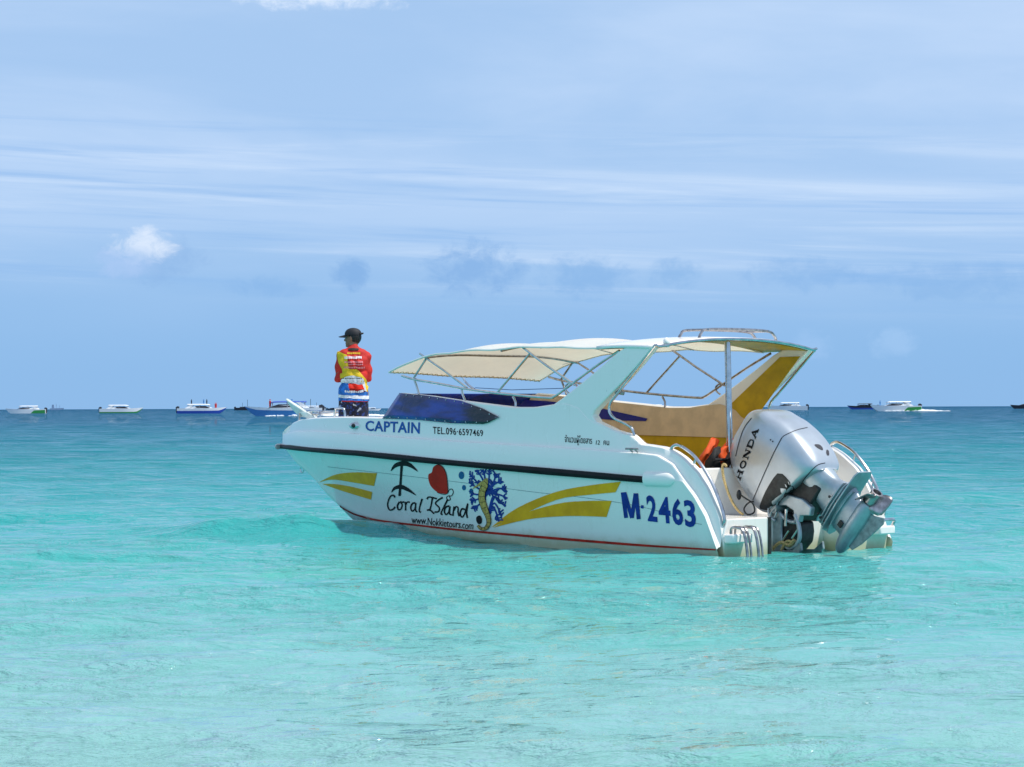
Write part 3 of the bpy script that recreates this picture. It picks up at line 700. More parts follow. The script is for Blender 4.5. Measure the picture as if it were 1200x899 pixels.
# grab rails on both quarters
gr = [P(*p, 1.13) for p in [(786, 529), (788, 524), (794, 521.5), (803, 526), (816, 537), (831, 559), (842, 584), (848.5, 605), (848, 614), (842.5, 620)]]
for s_ in (1, -1):
    mb = MB(); mb.tube([(q[0], s_ * q[1], q[2]) for q in gr], .016, 8)
    for k in (0, 4, -1): q = gr[k]; mb.tube([(q[0], s_ * q[1], q[2]), (q[0] + .03, s_ * (q[1] - .0), q[2] - (.05 if k == 4 else .015))], .02 if k != 4 else .012, 8, 0)
    mb.build('quarter_grab_rail', 'steel', boat)
# mooring cleat on each side deck
for s_ in (1, -1):
    q = Pc(743.5, 527.5, .01); mb = MB(); mb.tube([(q[0] + .085, s_ * (q[1] + .035), q[2] + .012), (q[0] - .085, s_ * (q[1] + .035), q[2] + .012)], .010, 8, 0)
    for d in (.035, -.035): mb.tube([(q[0] + d, s_ * (q[1] + .03), q[2] + .012), (q[0] + d, s_ * (q[1] - .01), q[2] - .02)], .009, 6, 0)
    mb.build('mooring_cleat', 'steel_dull', boat)
# navigation light let into the bow
q = Pc(416.5, 499, .05); mb = MB(); mb.sphere((q[0], q[1] + .012, q[2]), (.085, .02, .040), 6, 14, Matrix.Rotation(.25, 3, 'Z')); nl = mb.build('bow_light', 'steel', boat)
mb = MB(); mb.sphere((q[0], q[1] + .026, q[2]), (.035, .015, .026), 6, 10, Matrix.Rotation(.25, 3, 'Z')); mb.build('lens', 'dark_parts', nl)
# bow rails
for s_ in (1, -1):
    for x0, x1, zt in ((7.85, 8.36, 1.36), (6.95, 7.35, 1.40)):
        mb = MB(); ins = .26
        mb.tube([(x0, s_ * max(half(x0) - ins, .05), 1.27), (x0 + .03, s_ * max(half(x0) - ins, .05), zt - .02), (x0 + .08, s_ * max(half(x0 + .08) - ins, .05), zt), (x1 - .08, s_ * max(half(x1 - .08) - ins, .05), zt), (x1 - .03, s_ * max(half(x1) - ins, .04), zt - .02), (x1, s_ * max(half(x1) - ins, .04), 1.24)], .013, 8); mb.build('bow_rail', 'steel', boat)

# ---------------------------------------------------------------- paint on the port side
S_h = Surface([hull]); S_d = Surface([deck]); S_hd = Surface([hull, deck])
mb = MB(); ribbon(mb, S_h, [(398, 593), (408, 599), (420, 604), (445, 610), (495, 616.2), (545, 621.7), (620, 628.3), (690, 634.2), (760, 639.6), (844, 644.6)], [1.2, 1.6, 2.0, 2.2, 2.4, 3.0, 2.8, 1.6], 10); mb.build('boot_stripe', 'red_paint', hull)
mb = MB(); ribbon(mb, S_h, [(384, 547), (470, 557), (545, 566), (620, 576), (675, 582), (734, 590.5), (775, 600), (800, 610), (842, 618)], .55, 6, .002); mb.build('hull_groove', 'grey_cast', hull)
mb = MB()
patch(mb, S_h, [(373.5, 565.5), (392, 556.5), (415, 553.5), (442, 554.5)], [(373.5, 565.5), (390, 562), (415, 565.5), (438.5, 569.5)])
mb.build('gold_swoosh', 'ochre_paint', hull); mb = MB()
patch(mb, S_h, [(378, 567), (395, 567.5), (415, 571), (436.5, 576.5)], [(378, 567), (393, 572.5), (410, 578), (435, 585.5)])
mb.build('gold_swoosh', 'ochre_paint', hull); mb = MB()
patch(mb, S_h, [(576, 618), (605, 596), (650, 577), (690, 569), (728, 564.5)], [(576, 618), (612, 603), (655, 585), (690, 580), (721.5, 577)])
mb.build('gold_swoosh', 'ochre_paint', hull); mb = MB()
patch(mb, S_h, [(578, 618.5), (610, 603), (655, 590), (690, 587), (717, 587)], [(578, 618.5), (620, 608.5), (660, 605), (690, 605), (711, 606)])
mb.build('gold_swoosh', 'ochre_paint', hull)
mb = MB(); Z2 = lambda pts: [(540 + x / 4, 480 + y / 4) for x, y in pts]
for st_, w_ in (([(760, 388), (776, 508)], 4.6), ([(768, 388), (803, 508)], 4.4), ([(820, 393), (803, 508)], 4.4), ([(823, 393), (835, 514)], 4.6), ([(845, 455), (858, 457)], 3.6)): ribbon(mb, S_h, Z2(st_), w_, 0, .004 + .0005 * len(mb.v) / 8)
for ch, a_, b_, tb in (('2', 872, 918, (402, 526)), ('4', 926, 982, (408, 533)), ('6', 990, 1040, (416, 543)), ('3', 1048, 1100, (424, 552))):
    y0_, y1_ = tb; k_ = .10; lettering(mb, S_h, ch, *Z2([(a_ + 6, y1_ - 3), (b_ + 6, y1_ + 2), (a_ - 4, y0_ - 2), (b_ - 4, y0_ + 3)]), bold=.030)
mb.build('registration_number', 'navy_paint', hull)
mb = MB(); lettering(mb, S_d, 'CAPTAIN', (428.5, 505), (492, 508.5), (428.5, 493), (492.5, 495), bold=.022, spacing=1.05); mb.build('captain_lettering', 'blue_paint', deck)
mb = MB(); lettering(mb, S_d, 'TEL.096·6597469', (507.5, 508.5), (566.5, 511.5), (507.5, 500), (566, 504), bold=.008, spacing=1.1); mb.build('telephone_lettering', 'black_paint', deck)
mb = MB(); lettering(mb, S_d, 'จำนวนผู้โดยสาร', (662, 521), (694, 523), (662, 509), (694, 511.5), bold=.006); mb.build('passenger_lettering', 'black_paint', deck); mb = MB(); lettering(mb, S_d, '12', (698.5, 521), (703, 521.3), (699, 516), (703.5, 516.2), bold=.006); mb.build('passenger_lettering', 'black_paint', deck); mb = MB(); lettering(mb, S_d, 'คน', (707.5, 521.6), (714, 522), (707.5, 516.2), (714, 516.6), bold=.006); mb.build('passenger_lettering', 'black_paint', deck)
# the big hand-painted "I", heart, "Coral Island" and the web address
Z1 = lambda pts: [(320 + x / 4, 460 + y / 4) for x, y in pts]
mb = MB()
ribbon(mb, S_h, Z1([(553, 368), (575, 342), (612, 332), (645, 342), (680, 370)]), [.6, 4.5, 6.0, 4.5, .4])
ribbon(mb, S_h, Z1([(604, 338), (600, 400), (594, 485)]), [3.2, 2.6, 3.0])
ribbon(mb, S_h, Z1([(556, 468), (572, 448), (600, 442), (632, 455), (672, 482)]), [.6, 3.6, 5.2, 4.0, .4])
def script(strokes, w): 
    for st_ in strokes: ribbon(mb, S_h, Z1(st_), w if isinstance(w, (int, float)) else w, 5)
script([[(572, 492), (566, 482), (552, 486), (541, 508), (538, 530), (546, 549), (560, 549), (574, 536)],                      # C
        [(594, 512), (584, 530), (588, 548), (600, 546), (606, 526), (598, 512), (606, 514), (616, 512)],                       # o
        [(620, 512), (622, 530), (622, 553)], [(622, 526), (630, 514), (642, 514)],                                             # r
        [(668, 518), (654, 520), (646, 540), (654, 556), (666, 544), (670, 518), (668, 548), (676, 560)],                       # a
        [(700, 498), (690, 530), (686, 554), (694, 562)]], [2.2, 1.6, 2.0])                                                     # l
script([[(722, 500), (730, 490), (748, 492), (768, 498)], [(748, 494), (742, 528), (734, 555)], [(722, 552), (736, 550), (756, 568)],   # I
        [(796, 492), (776, 504), (762, 520), (780, 540), (776, 558), (758, 560)],                                              # s
        [(820, 500), (802, 536), (788, 566), (796, 572)],                                                                       # l
        [(828, 532), (812, 536), (804, 556), (812, 572), (824, 560), (830, 534), (828, 566), (838, 574)],                       # a
        [(850, 534), (846, 556), (844, 578)], [(847, 554), (858, 536), (868, 540), (868, 562), (874, 580)],                     # n
        [(900, 548), (886, 546), (878, 566), (886, 584), (898, 570), (914, 520), (908, 562), (912, 588)]], [2.2, 1.6, 2.0])      # d
mb.build('coral_island_lettering', 'black_paint', hull)
mb = MB(); lettering(mb, S_h, 'www.Nokkietours.com', (482.5, 613), (554.5, 620.5), (482.5, 604.5), (555.5, 612), bold=.006, spacing=.98, jitter=.25); mb.build('web_address_lettering', 'black_paint', hull)
mb = MB(); blob(mb, S_h, Z1([(772, 338), (752, 350), (745, 374), (730, 384), (730, 410), (742, 440), (770, 466), (800, 474), (818, 470), (818, 430), (812, 380), (796, 350)])); mb.build('painted_heart', 'bright_red', hull)
mb = MB()
ribbon(mb, S_h, Z1([(772, 336), (796, 348), (813, 380), (820, 430), (820, 470), (800, 477), (770, 468)]), .7, 6, .006)
ribbon(mb, S_h, Z1([(820, 472), (826, 458), (838, 452), (846, 466), (838, 484), (824, 484), (814, 492), (822, 506), (832, 500), (826, 484)]), .9, 6)
mb.build('heart_outline', 'black_paint', hull)
mb = MB()
for r_, s__ in (((884, 388), 13), ((896, 446), 9), ((930, 462), 9)): mb = MB(); blob(mb, S_h, Z1([(r_[0] + s__ * math.cos(q), r_[1] + 1.4 * s__ * math.sin(q)) for q in np.linspace(0, 6.28, 8, endpoint=False)]), rings=2); mb.build('painted_bubble', 'bubble_blue', hull)
# blue fan coral behind the seahorse: branching twigs
mb = MB(); rc = random.Random(5); root = np.array([1012., 560.])
tips = [(920, 380), (955, 362), (985, 360), (1015, 358), (1048, 380), (1072, 412), (1092, 452), (1100, 496), (1090, 536), (1074, 580), (1060, 606), (918, 420), (922, 470), (928, 510), (940, 545), (1030, 420), (1050, 470), (1062, 520), (1000, 420), (960, 420)]
for tx, ty in tips:
    t = np.array([tx, ty], float); mid0 = np.array([1006, 470.]) + rc.uniform(-6, 6)
    path = [root if ty > 500 and tx > 1000 else mid0, (mid0 + t) / 2 + np.array([rc.uniform(-8, 8), rc.uniform(-10, 10)]), t]
    ribbon(mb, S_h, Z1(path), [2.4, 2.0, 1.8], 6)
    for k in (.35, .55, .72, .88):
        p = path[1] * (1 - k) + t * k if k > .5 else path[0] * (1 - k) + path[1] * k
        for sg in (-1, 1):
            dv = t - path[0]; dv = dv / np.linalg.norm(dv); q = rc.uniform(.7, 1.15) * sg
            dv = np.array([dv[0] * math.cos(q) - dv[1] * math.sin(q), dv[0] * math.sin(q) + dv[1] * math.cos(q)])
            L = rc.uniform(12, 24); e = p + dv * L
            if 915 < e[0] < 1102 and 356 < e[1] < 606: ribbon(mb, S_h, Z1([p, p + dv * L * .6 + rc.uniform(-2, 2), e]), [1.9, 1.6], 3)
mb.build('painted_coral', 'coral_blue', hull)
mb = MB()
sh_path = Z1([(938, 450), (962, 436), (985, 424), (996, 436), (984, 462), (982, 500), (994, 540), (1010, 580), (1014, 610), (1002, 634), (980, 638), (962, 622)])
ribbon(mb, S_h, sh_path, [.8, 2.2, 5.0, 7.0, 7.6, 7.6, 7.2, 5.6, 4.6, 4.0, 3.2, 2.2], 6, .008); blob(mb, S_h, Z1([(972, 430), (990, 408), (1006, 402), (1010, 424), (1000, 446), (980, 450)]), .008, 2)
sh = mb.build('painted_seahorse', 'seahorse_tan', hull)
mb = MB()
off = np.array(catmull([np.array(p) for p in sh_path[2:]], 6)); tg = np.gradient(off, axis=0); tg /= np.linalg.norm(tg, axis=1)[:, None]; nn_ = np.c_[-tg[:, 1], tg[:, 0]]; wv = np.interp(np.linspace(0, 1, len(off)), np.linspace(0, 1, 10), [2.5, 3.5, 3.8, 3.8, 3.6, 2.8, 2.3, 2.0, 1.6, 1.1])[:, None]
for sg in (1, -1): ribbon(mb, S_h, list(off + nn_ * wv * sg), .45, 0, .011)
for k in range(8, len(off) - 4, 4): ribbon(mb, S_h, [off[k] - nn_[k] * wv[k] * .9, off[k] + nn_[k] * wv[k] * .9], .35, 0, .011)
blob(mb, S_h, Z1([(955, 584), (970, 576), (980, 590), (978, 612), (964, 616), (955, 602)]), .006, 2)
mb.build('seahorse_outline', 'black_paint', sh)

# ---------------------------------------------------------------- outboard motor (tilted clear of the water)
TAU = R(50); HUB = np.array([-.659, 0, .480])
U = np.array([math.sin(TAU), 0, math.cos(TAU)]); A_ = np.array([-math.cos(TAU), 0, math.sin(TAU)]); W_ = np.array([0, 1., 0])
def mo(u, a, w=0.0): return HUB + U * u + A_ * a + W_ * w
def ring(u, a0, a1, w, n=64, e=4.6, du0=0.0, du1=0.0):
    out = []; ac, ah = (a0 + a1) / 2, (a1 - a0) / 2
    for q in np.linspace(0, 2 * math.pi, n, endpoint=False):
        c, s_ = math.cos(q), math.sin(q); ca = math.copysign(abs(c) ** (2 / e), c); sa = math.copysign(abs(s_) ** (2 / e), s_)
        k = (ca + 1) / 2
        out.append(mo(u + du0 * (1 - k) + du1 * k, ac + ah * ca, w * sa * (1 - .04 * (1 - k))))
    return out
cw = MB(); secs_ = []
prof = [  # u, front a, rear a, half width, extra u at the front edge
    (.58, -.38, -.06, .140, .12), (.595, -.60, -.06, .200, .16), (.64, -.75, -.03, .240, .13), (.73, -.83, .0, .265, .09), (.84, -.865, .02, .280, .05), (1.00, -.87, .03, .288, .02),
    (1.20, -.85, .01, .288, 0), (1.34, -.81, -.03, .284, 0), (1.45, -.765, -.06, .268, 0), (1.53, -.71, -.115, .240, 0), (1.595, -.64, -.17, .195, 0), (1.64, -.55, -.24, .130, 0), (1.652, -.48, -.32, .05, 0)]
pu = [p[0] for p in prof]
tt = np.linspace(0, len(prof) - 1, 60); pr = np.array(prof)
def cr(i): return catmull(list(pr), 6)
for r_ in cr(0): secs_.append(ring(r_[0], r_[1], r_[2], r_[3], du0=r_[4]))
cw.loft(secs_); motor = cw.build('outboard_motor', 'silver', boat, angle=50)
S_m = Surface([motor], lift=.003)
mb = MB()
Z3 = lambda pts: [(780 + x / 4.282, 460 + y / 4.282) for x, y in pts]
ribbon(mb, S_m, Z3([(712, 176), (660, 188), (600, 214), (583, 228)]), .7); ribbon(mb, S_m, Z3([(583, 228), (540, 310), (490, 420), (432, 555)]), 1.0)
ribbon(mb, S_m, Z3([(432, 128), (396, 176), (372, 240), (352, 320)]), .9)
mb.build('panel_seam', 'seam', motor)
mb = MB(); blob(mb, S_m, Z3([(747, 262), (770, 262), (786, 276), (788, 290), (772, 284), (756, 274)]), rings=2); blob(mb, S_m, Z3([(808, 288), (818, 294), (820, 314), (812, 316), (806, 304)]), rings=2); mb.build('air_intake', 'seam', motor)
mb = MB(); 
for q in ((527, 238), (538, 246)): blob(mb, S_m, Z3([(q[0] + 4 * math.cos(k), q[1] + 4 * math.sin(k)) for k in np.linspace(0, 6.28, 6, endpoint=False)]), rings=1, n=2)
mb.build('cowl_screw', 'seam', motor)
# maker's name in bold serif capitals running up the cowl
mb = MB(); o0 = np.array([374., 444.]); ax = np.array([470. - 374, 182. - 444]); LL = np.linalg.norm(ax); ax /= LL; upv = np.array([ax[1], -ax[0]]); upv = -np.array([-ax[1], ax[0]])
if upv[0] > 0: upv = -upv
def L3(x, y): return tuple(o0 + ax * x + (-upv) * 0 + upv * (y - 0) )
CH = 27.; cwid = LL / 5.0
def serif(strokes):
    for pts, w in strokes: ribbon(mb, S_m, Z3([L3(*p) for p in pts]), w / 4.282, 0 if len(pts) < 4 else 5, .005)
for i, ch in enumerate('HONDA'):
    x = i * cwid + 4; w = cwid - 10; TH, TN = 11, 4
    if ch == 'H': serif([([(x + 8, 0), (x + 8, CH)], TH), ([(x + w - 6, 0), (x + w - 6, CH)], TH), ([(x + 6, CH / 2), (x + w - 6, CH / 2)], TN + 1)] + [([(x + c - 10, yy), (x + c + 10, yy)], TN) for c in (8, w - 6) for yy in (1.5, CH - 1.5)])
    if ch == 'O': serif([([(x + w / 2 + (w / 2 - 5) * math.cos(q), CH / 2 + (CH / 2 - 2) * math.sin(q)) for q in np.linspace(0, 6.2832, 13)], 7)])
    if ch == 'N': serif([([(x + 6, 0), (x + 6, CH)], TN + 1), ([(x + w - 5, 0), (x + w - 5, CH)], TN + 1), ([(x + 7, CH - 1), (x + w - 6, 1)], TH)] + [([(x - 3, CH - 1.5), (x + 12, CH - 1.5)], TN), ([(x - 3, 1.5), (x + 14, 1.5)], TN), ([(x + w - 13, CH - 1.5), (x + w + 3, CH - 1.5)], TN)])
    if ch == 'D': serif([([(x + 8, 0), (x + 8, CH)], TH), ([(x, CH - 1.5), (x + w * .5, CH - 2), (x + w * .85, CH * .78), (x + w * .92, CH * .5), (x + w * .85, CH * .22), (x + w * .5, 2), (x, 1.5)], 6)])
    if ch == 'A': serif([([(x + 2, 1), (x + w / 2, CH)], TN + 1), ([(x + w / 2 - 2, CH), (x + w - 6, 1)], TH), ([(x + 10, CH * .33), (x + w - 12, CH * .33)], TN)] + [([(x - 4, 1.5), (x + 11, 1.5)], TN), ([(x + w - 17, 1.5), (x + w + 3, 1.5)], TN)])
mb.build('name_lettering', 'black_paint', motor)
# dark patch laid on the cowl, painting the shade of the bracket opening
mb = MB(); patch(mb, S_m, Z3([(472, 570), (500, 500), (545, 425), (572, 402), (602, 422), (640, 470), (668, 515)]), Z3([(476, 584), (520, 590), (570, 585), (640, 560), (672, 530)]), m=5, lift=.004); mb.build('opening_shade_patch', 'dark_parts', motor)
# dark box added to fill the see-through gap under the cowl with shade
mb = MB(); mb.box(mo(.60, -.42, 0), (.26, .24, .42), np.stack([U, W_, A_], 1)); mb.build('gap_dark_filler', 'dark_parts', motor, bevel=.02)
# midsection leg
mb = MB(); lg = [(.70, -.36, -.05, .150), (.62, -.36, -.055, .140), (.52, -.38, -.06, .114), (.43, -.40, -.055, .088), (.35, -.42, -.02, .076), (.27, -.45, .03, .082), (.235, -.49, .09, .092)]
mb.loft([ring(u, a0, a1, w, 32, 2.6) for u, a0, a1, w in [tuple(r_) for r_ in catmull([np.array(p) for p in lg], 5)]]); leg = mb.build('midsection', 'silver_leg', motor)
S_l = Surface([leg, motor], lift=.003)
mb = MB(); ribbon(mb, S_l, Z3([(800, 354), (760, 366), (715, 410), (685, 450), (676, 480), (678, 520)]), 1.0); mb.build('panel_seam', 'seam', motor)
# stacked splash and anti-ventilation plates
for u, a0, a1, w, th in [(.225, -.54, .21, .130, .016), (.275, -.53, .03, .108, .012), (.315, -.53, .0, .100, .012), (.185, -.54, .0, .092, .010)]:
    mb = MB(); ou = [mo(u, a0, .0), mo(u, a0 + .03, w * .62), mo(u, a0 + .10, w * .85), mo(u, (a0 + a1) / 2, w), mo(u, a1 - .05, w * .92), mo(u, a1, w * .7)]
    ou = ou + [mo(u, a1, -w * .7), mo(u, a1 - .05, -w * .92), mo(u, (a0 + a1) / 2, -w), mo(u, a0 + .10, -w * .85), mo(u, a0 + .03, -w * .62)]
    mb.prism(ou, U * th); mb.build('ventilation_plate', 'silver_leg', motor, bevel=.004)
# gearcase strut, torpedo and skeg
mb = MB(); mb.loft([ring(u, a0, a1, w, 28, 2.2) for u, a0, a1, w in ((.23, -.46, .02, .075), (.17, -.45, .0, .062), (.10, -.45, -.02, .06), (.04, -.46, -.03, .07), (-.02, -.44, -.04, .06))]); mb.build('gearcase', 'silver_leg', motor)
mb = MB(); tp = [(-.60, .005), (-.585, .03), (-.55, .055), (-.48, .076), (-.36, .088), (-.20, .092), (-.06, .088), (.0, .078), (.02, .07)]
mb.loft([[mo(r_ * math.cos(q), a, r_ * math.sin(q)) for q in np.linspace(0, 6.2832, 24, endpoint=False)] for a, r_ in tp]); mb.build('torpedo', 'silver_leg', motor)
mb = MB(); mb.prism([mo(-.06, -.46, .012), mo(-.06, -.05, .012), mo(-.12, -.03, .008), mo(-.215, .03, .006), mo(-.245, -.02, .006), mo(-.22, -.14, .006), mo(-.17, -.34, .008), mo(-.12, -.46, .01)], -W_ * .018); mb.build('skeg', 'grey_cast', motor, bevel=.004)
mb = MB(); mb.box(mo(.105, -.33, .066), (.05, .014, .06), np.stack([U, W_, A_], 1)); mb.build('water_inlet', 'dark_parts', motor)
mb = MB()
for u, a in ((.345, -.44), (.30, -.45), (.24, -.44), (.34, -.22), (.24, -.20)): mb = MB(); mb.sphere(mo(u + .01, a + .02, .1), .014, 5, 8); mb.build('bolt', 'dark_parts', motor)
# propeller
mb = MB(); mb.loft([[mo(r_ * math.cos(q), a, r_ * math.sin(q)) for q in np.linspace(0, 6.2832, 20, endpoint=False)] for a, r_ in ((.02, .055), (.04, .058), (.12, .054), (.16, .060), (.162, .042), (.12, .036))]); prop = mb.build('propeller', 'steel_dull', motor)
for k in range(3):
    q0 = R(70 + 120 * k); mb = MB(); rows = []
    for r_ in np.linspace(.045, .165, 8):
        f = (r_ - .045) / .14; ch = .065 + .055 * math.sin(math.pi * min(1, f * .75 + .12)) - .075 * max(0, f - .75) * 4 * .5
        rk = q0 + .25 * f; pitch = R(55 - 25 * f)
        row = []
        for c_ in np.linspace(-1, 1, 7):
            da = ch * c_ * math.sin(R(90) - pitch) ; dq = ch * c_ * math.cos(R(90) - pitch) / max(r_, .06) * .9
            row.append(mo(r_ * math.cos(rk + dq), .075 + da + .02 * f, r_ * math.sin(rk + dq)))
        rows.append(row)
    mb.grid(rows); bl = mb.build('blade', 'steel_dull', prop); md = bl.modifiers.new('t', 'SOLIDIFY'); md.thickness = .007; md.offset = 0
# mounting bracket on the transom: side plates, swivel, rams and hoses
ZB = lambda pts, y: [P(880 + x / 6.667, 540 + y_ / 6.667, y) for x, y_ in pts]
for s_ in (1, -1):
    mb = MB(); mb.prism([(q[0], s_ * .17, q[2]) for q in ZB([(132, 470), (150, 400), (205, 370), (232, 440), (228, 620), (250, 700), (320, 700), (385, 640), (392, 700), (340, 760), (130, 760)], .17)], (0, -s_ * .03, 0)); mb.build('clamp_plate', 'grey_cast', motor, bevel=.006)
    mb = MB(); mb.prism([(q[0], s_ * .155, q[2]) for q in ZB([(178, 300), (200, 268), (240, 255), (320, 275), (400, 300), (470, 365), (460, 430), (385, 430), (375, 480), (335, 480), (330, 390), (270, 350), (205, 352)], .155)], (0, -s_ * .06, 0)); mb.build('swivel_arm', 'silver_leg', motor, bevel=.010)
mb = MB(); mb.tube([P(906, 596, .2), P(906, 596, .2) + np.array([0, -.4, 0])], .045, 14, 0); mb.build('tilt_pin', 'grey_cast', motor)
mb = MB(); mb.prism([(q[0], .13, q[2]) for q in ZB([(150, 400), (300, 420), (372, 480), (378, 560), (368, 640), (320, 700), (240, 720), (150, 720)], .12)], (0, -.24, 0)); mb.build('bracket_hollow_dark', 'dark_parts', motor, bevel=.03)  # dark solid standing in for the shaded hollow between the plates
for pts_, r_ in (([(345, 420), (372, 500), (380, 600), (350, 670)], .022), ([(240, 440), (236, 560), (250, 690)], .018), ([(215, 400), (290, 470), (350, 480)], .020), ([(250, 650), (300, 690), (350, 660)], .016)):
    mb = MB(); mb.tube(ZB(pts_, .145), r_, 10, 5); mb.build('bracket_strut', 'silver_leg', motor)
for y in (.135, .05, -.06):
    mb = MB(); mb.tube(ZB([(275, 380), (270, 510)], y + .03), .016, 8, 0); mb.tube(ZB([(298, 545), (250, 620)], y + .03), .011, 8, 0); mb.tube(ZB([(365, 540), (322, 605)], y + .03), .011, 8, 0); mb.build('tilt_ram', 'steel', motor)
mb = MB()
mb.tube(ZB([(60, 360), (110, 300), (150, 330), (135, 380), (150, 440), (190, 470)], .2), .012, 7)
mb.tube(ZB([(180, 300), (150, 340), (170, 370), (205, 330), (190, 290), (220, 270)], .19), .010, 7)
mb.tube(ZB([(200, 360), (160, 400), (150, 450), (185, 440), (200, 400)], .2), .009, 7); mb.build('hoses', 'silver_leg', motor)
mb = MB(); mb.tube(ZB([(150, 720), (230, 640), (300, 660), (340, 620)], .16), .02, 7); mb.tube(ZB([(240, 700), (280, 630), (330, 640)], .165), .014, 7); mb.build('lower_link', 'rope', motor)
# dark strip standing in for the shadow gap at the notch edge, steering hose by the cowl
mb = MB(); mb.box((.095, .545, .15), (.02, .03, .42)); mb.build('notch_shadow_strip', 'dark_parts', boat, smooth=False)
mb = MB(); mb.tube([P(864, 577, .3), P(872, 583, .3), P(882, 590, .28), P(884, 600, .28), P(876, 603, .28), P(872, 596, .28), P(880, 588, .25), P(895, 590, .2)], .008, 8); mb.sphere(P(866, 580, .3), (.025, .025, .05), 8, 10); mb.build('steering_hose', 'dark_parts', boat)

# ================================================================== LOOSE THINGS ON THE BOAT
def boat_thing(name): return empty(name, (0, 0, 0), 0)
BM = Matrix.Translation(STERN) @ Matrix.Rotation(B_ANG + math.pi / 2, 4, 'Z')
def settle(root, at):
    """place a thing built in boat coordinates: its Empty sits at `at` (boat frame), parts move with it"""
    root.matrix_world = BM @ Matrix.Translation(at)
    for c in root.children:
        for v in c.data.vertices: v.co -= Vector(at)
# life jackets heaped on the after bench
for (cx, cy, rz, lab, tilt) in [(1.22, .22, .3, 'orange and black life jacket slumped beside the roof post', .25), (1.30, -.16, -.5, 'orange life jacket with black panel tucked behind the roof post', .4)]:
    root = empty('life_jacket')
    M = Matrix.Translation((cx, cy, .70)) @ Matrix.Rotation(rz, 4, 'Z') @ Matrix.Rotation(-tilt, 4, 'Y')
    def pan(x0, x1, z0, z1, th, name, m_, yoff):
        mb = MB(); rows = []
        for i, zz in enumerate(np.linspace(z0, z1, 8)):
            t = math.sin(math.pi * (i + .35) / 7.7) ** .45; row = []
            for q in np.linspace(0, 6.2832, 18, endpoint=False):
                c_, s__ = math.cos(q), math.sin(q)
                w = (x1 - x0) / 2 * t * (1 - .18 * (zz - z0) / (z1 - z0))
                p = Vector((yoff + th * .5 * math.copysign(abs(s__) ** .7, s__) * t, (x0 + x1) / 2 + w * math.copysign(abs(c_) ** .6, c_), zz)); p += Vector((math.sin(31 * p.z + 17 * p.y) * .022, math.sin(23 * p.z + 2.3) * .018, math.sin(27 * p.y + 1.1) * .022)); row.append(M @ p)
            rows.append(row)
        mb.loft(rows); return mb.build(name, m_, root)
    pan(-.21, -.01, .0, .36, .09, 'front_panel', 'orange', -.06); pan(.01, .20, .0, .34, .09, 'front_panel', 'orange' if cy < 0 else 'black_cloth', -.06); pan(-.19, .19, .0, .38, .07, 'back_panel', 'orange', .04)
    for zz in (.10, .22):
        mb = MB(); mb.tube([M @ Vector(p) for p in ((-.115, -.2, zz), (-.125, 0, zz), (-.115, .2, zz))], .016, 6, 2); mb.build('strap', 'black_cloth', root)
    mb = MB(); mb.tube([M @ Vector(p) for p in ((-.12, -.16, .30), (-.13, -.05, .17), (-.12, .03, .04))], .04, 6, 2); mb.build('strap', 'black_cloth', root)
    settle(root, (cx, cy, .695)); tag(root, lab, 'life jacket', 'life jackets on the after bench')
# tan line hanging into the motor well
mb = MB(); pts = [P(*p, .45) for p in Z3([(305, 372), (298, 362), (286, 366), (288, 410), (300, 460), (330, 540), (362, 590), (388, 612)])]
mb.tube(pts, .013, 8, 5); rp = mb.build('mooring_line', 'rope', None); rp.matrix_world = BM; tag(rp, 'tan rope hanging over the after bulkhead into the motor well', 'rope')
# anchor stowed on the bow
root = empty('anchor'); AY = .0
mb = MB(); mb.prism([P(*p, AY + .05) for p in [(334, 467), (336, 468.5), (352, 479), (361, 485.5), (357, 489), (350, 488.5), (342, 480), (335.5, 470.5)]], (0, -.05, 0)); mb.build('fluke', 'anchor_white', root, bevel=.01)
mb = MB(); mb.prism([P(*p, AY + .16) for p in [(350, 483), (359, 483), (371, 490), (369, 493), (357, 489)]], (0, -.03, 0)); mb.build('fluke', 'anchor_white', root, bevel=.006)
mb = MB(); mb.tube([P(352, 487, AY), P(375, 485, AY), P(398, 482.5, AY)], .014, 8, 0); mb.build('shank', 'steel', root)
mb = MB(); mb.tube([P(350.5, 484, AY + .08), P(350.5, 496, AY + .08)], .018, 8, 0); mb.build('stock', 'steel', root); mb = MB(); mb.tube([P(350.5, 484, AY - .08), P(350.5, 497, AY - .08)], .018, 8, 0); mb.build('stock', 'steel', root)
mb = MB(); mb.tube([P(361, 482, AY + .05), P(361.5, 494, AY + .05)], .022, 8, 0); mb.build('roller_cheek', 'anchor_white', root)
settle(root, tuple(P(352, 489, AY))); tag(root, 'white plough anchor stowed on the bow with one fluke raised', 'anchor')

# ================================================================== PERSON IN THE BOW
pb = BM @ Vector((7.50, .0, .688))
person = empty('person', pb, R(8)); tag(person, 'person in red and yellow long-sleeved shirt and black cap standing in the bow', 'person')
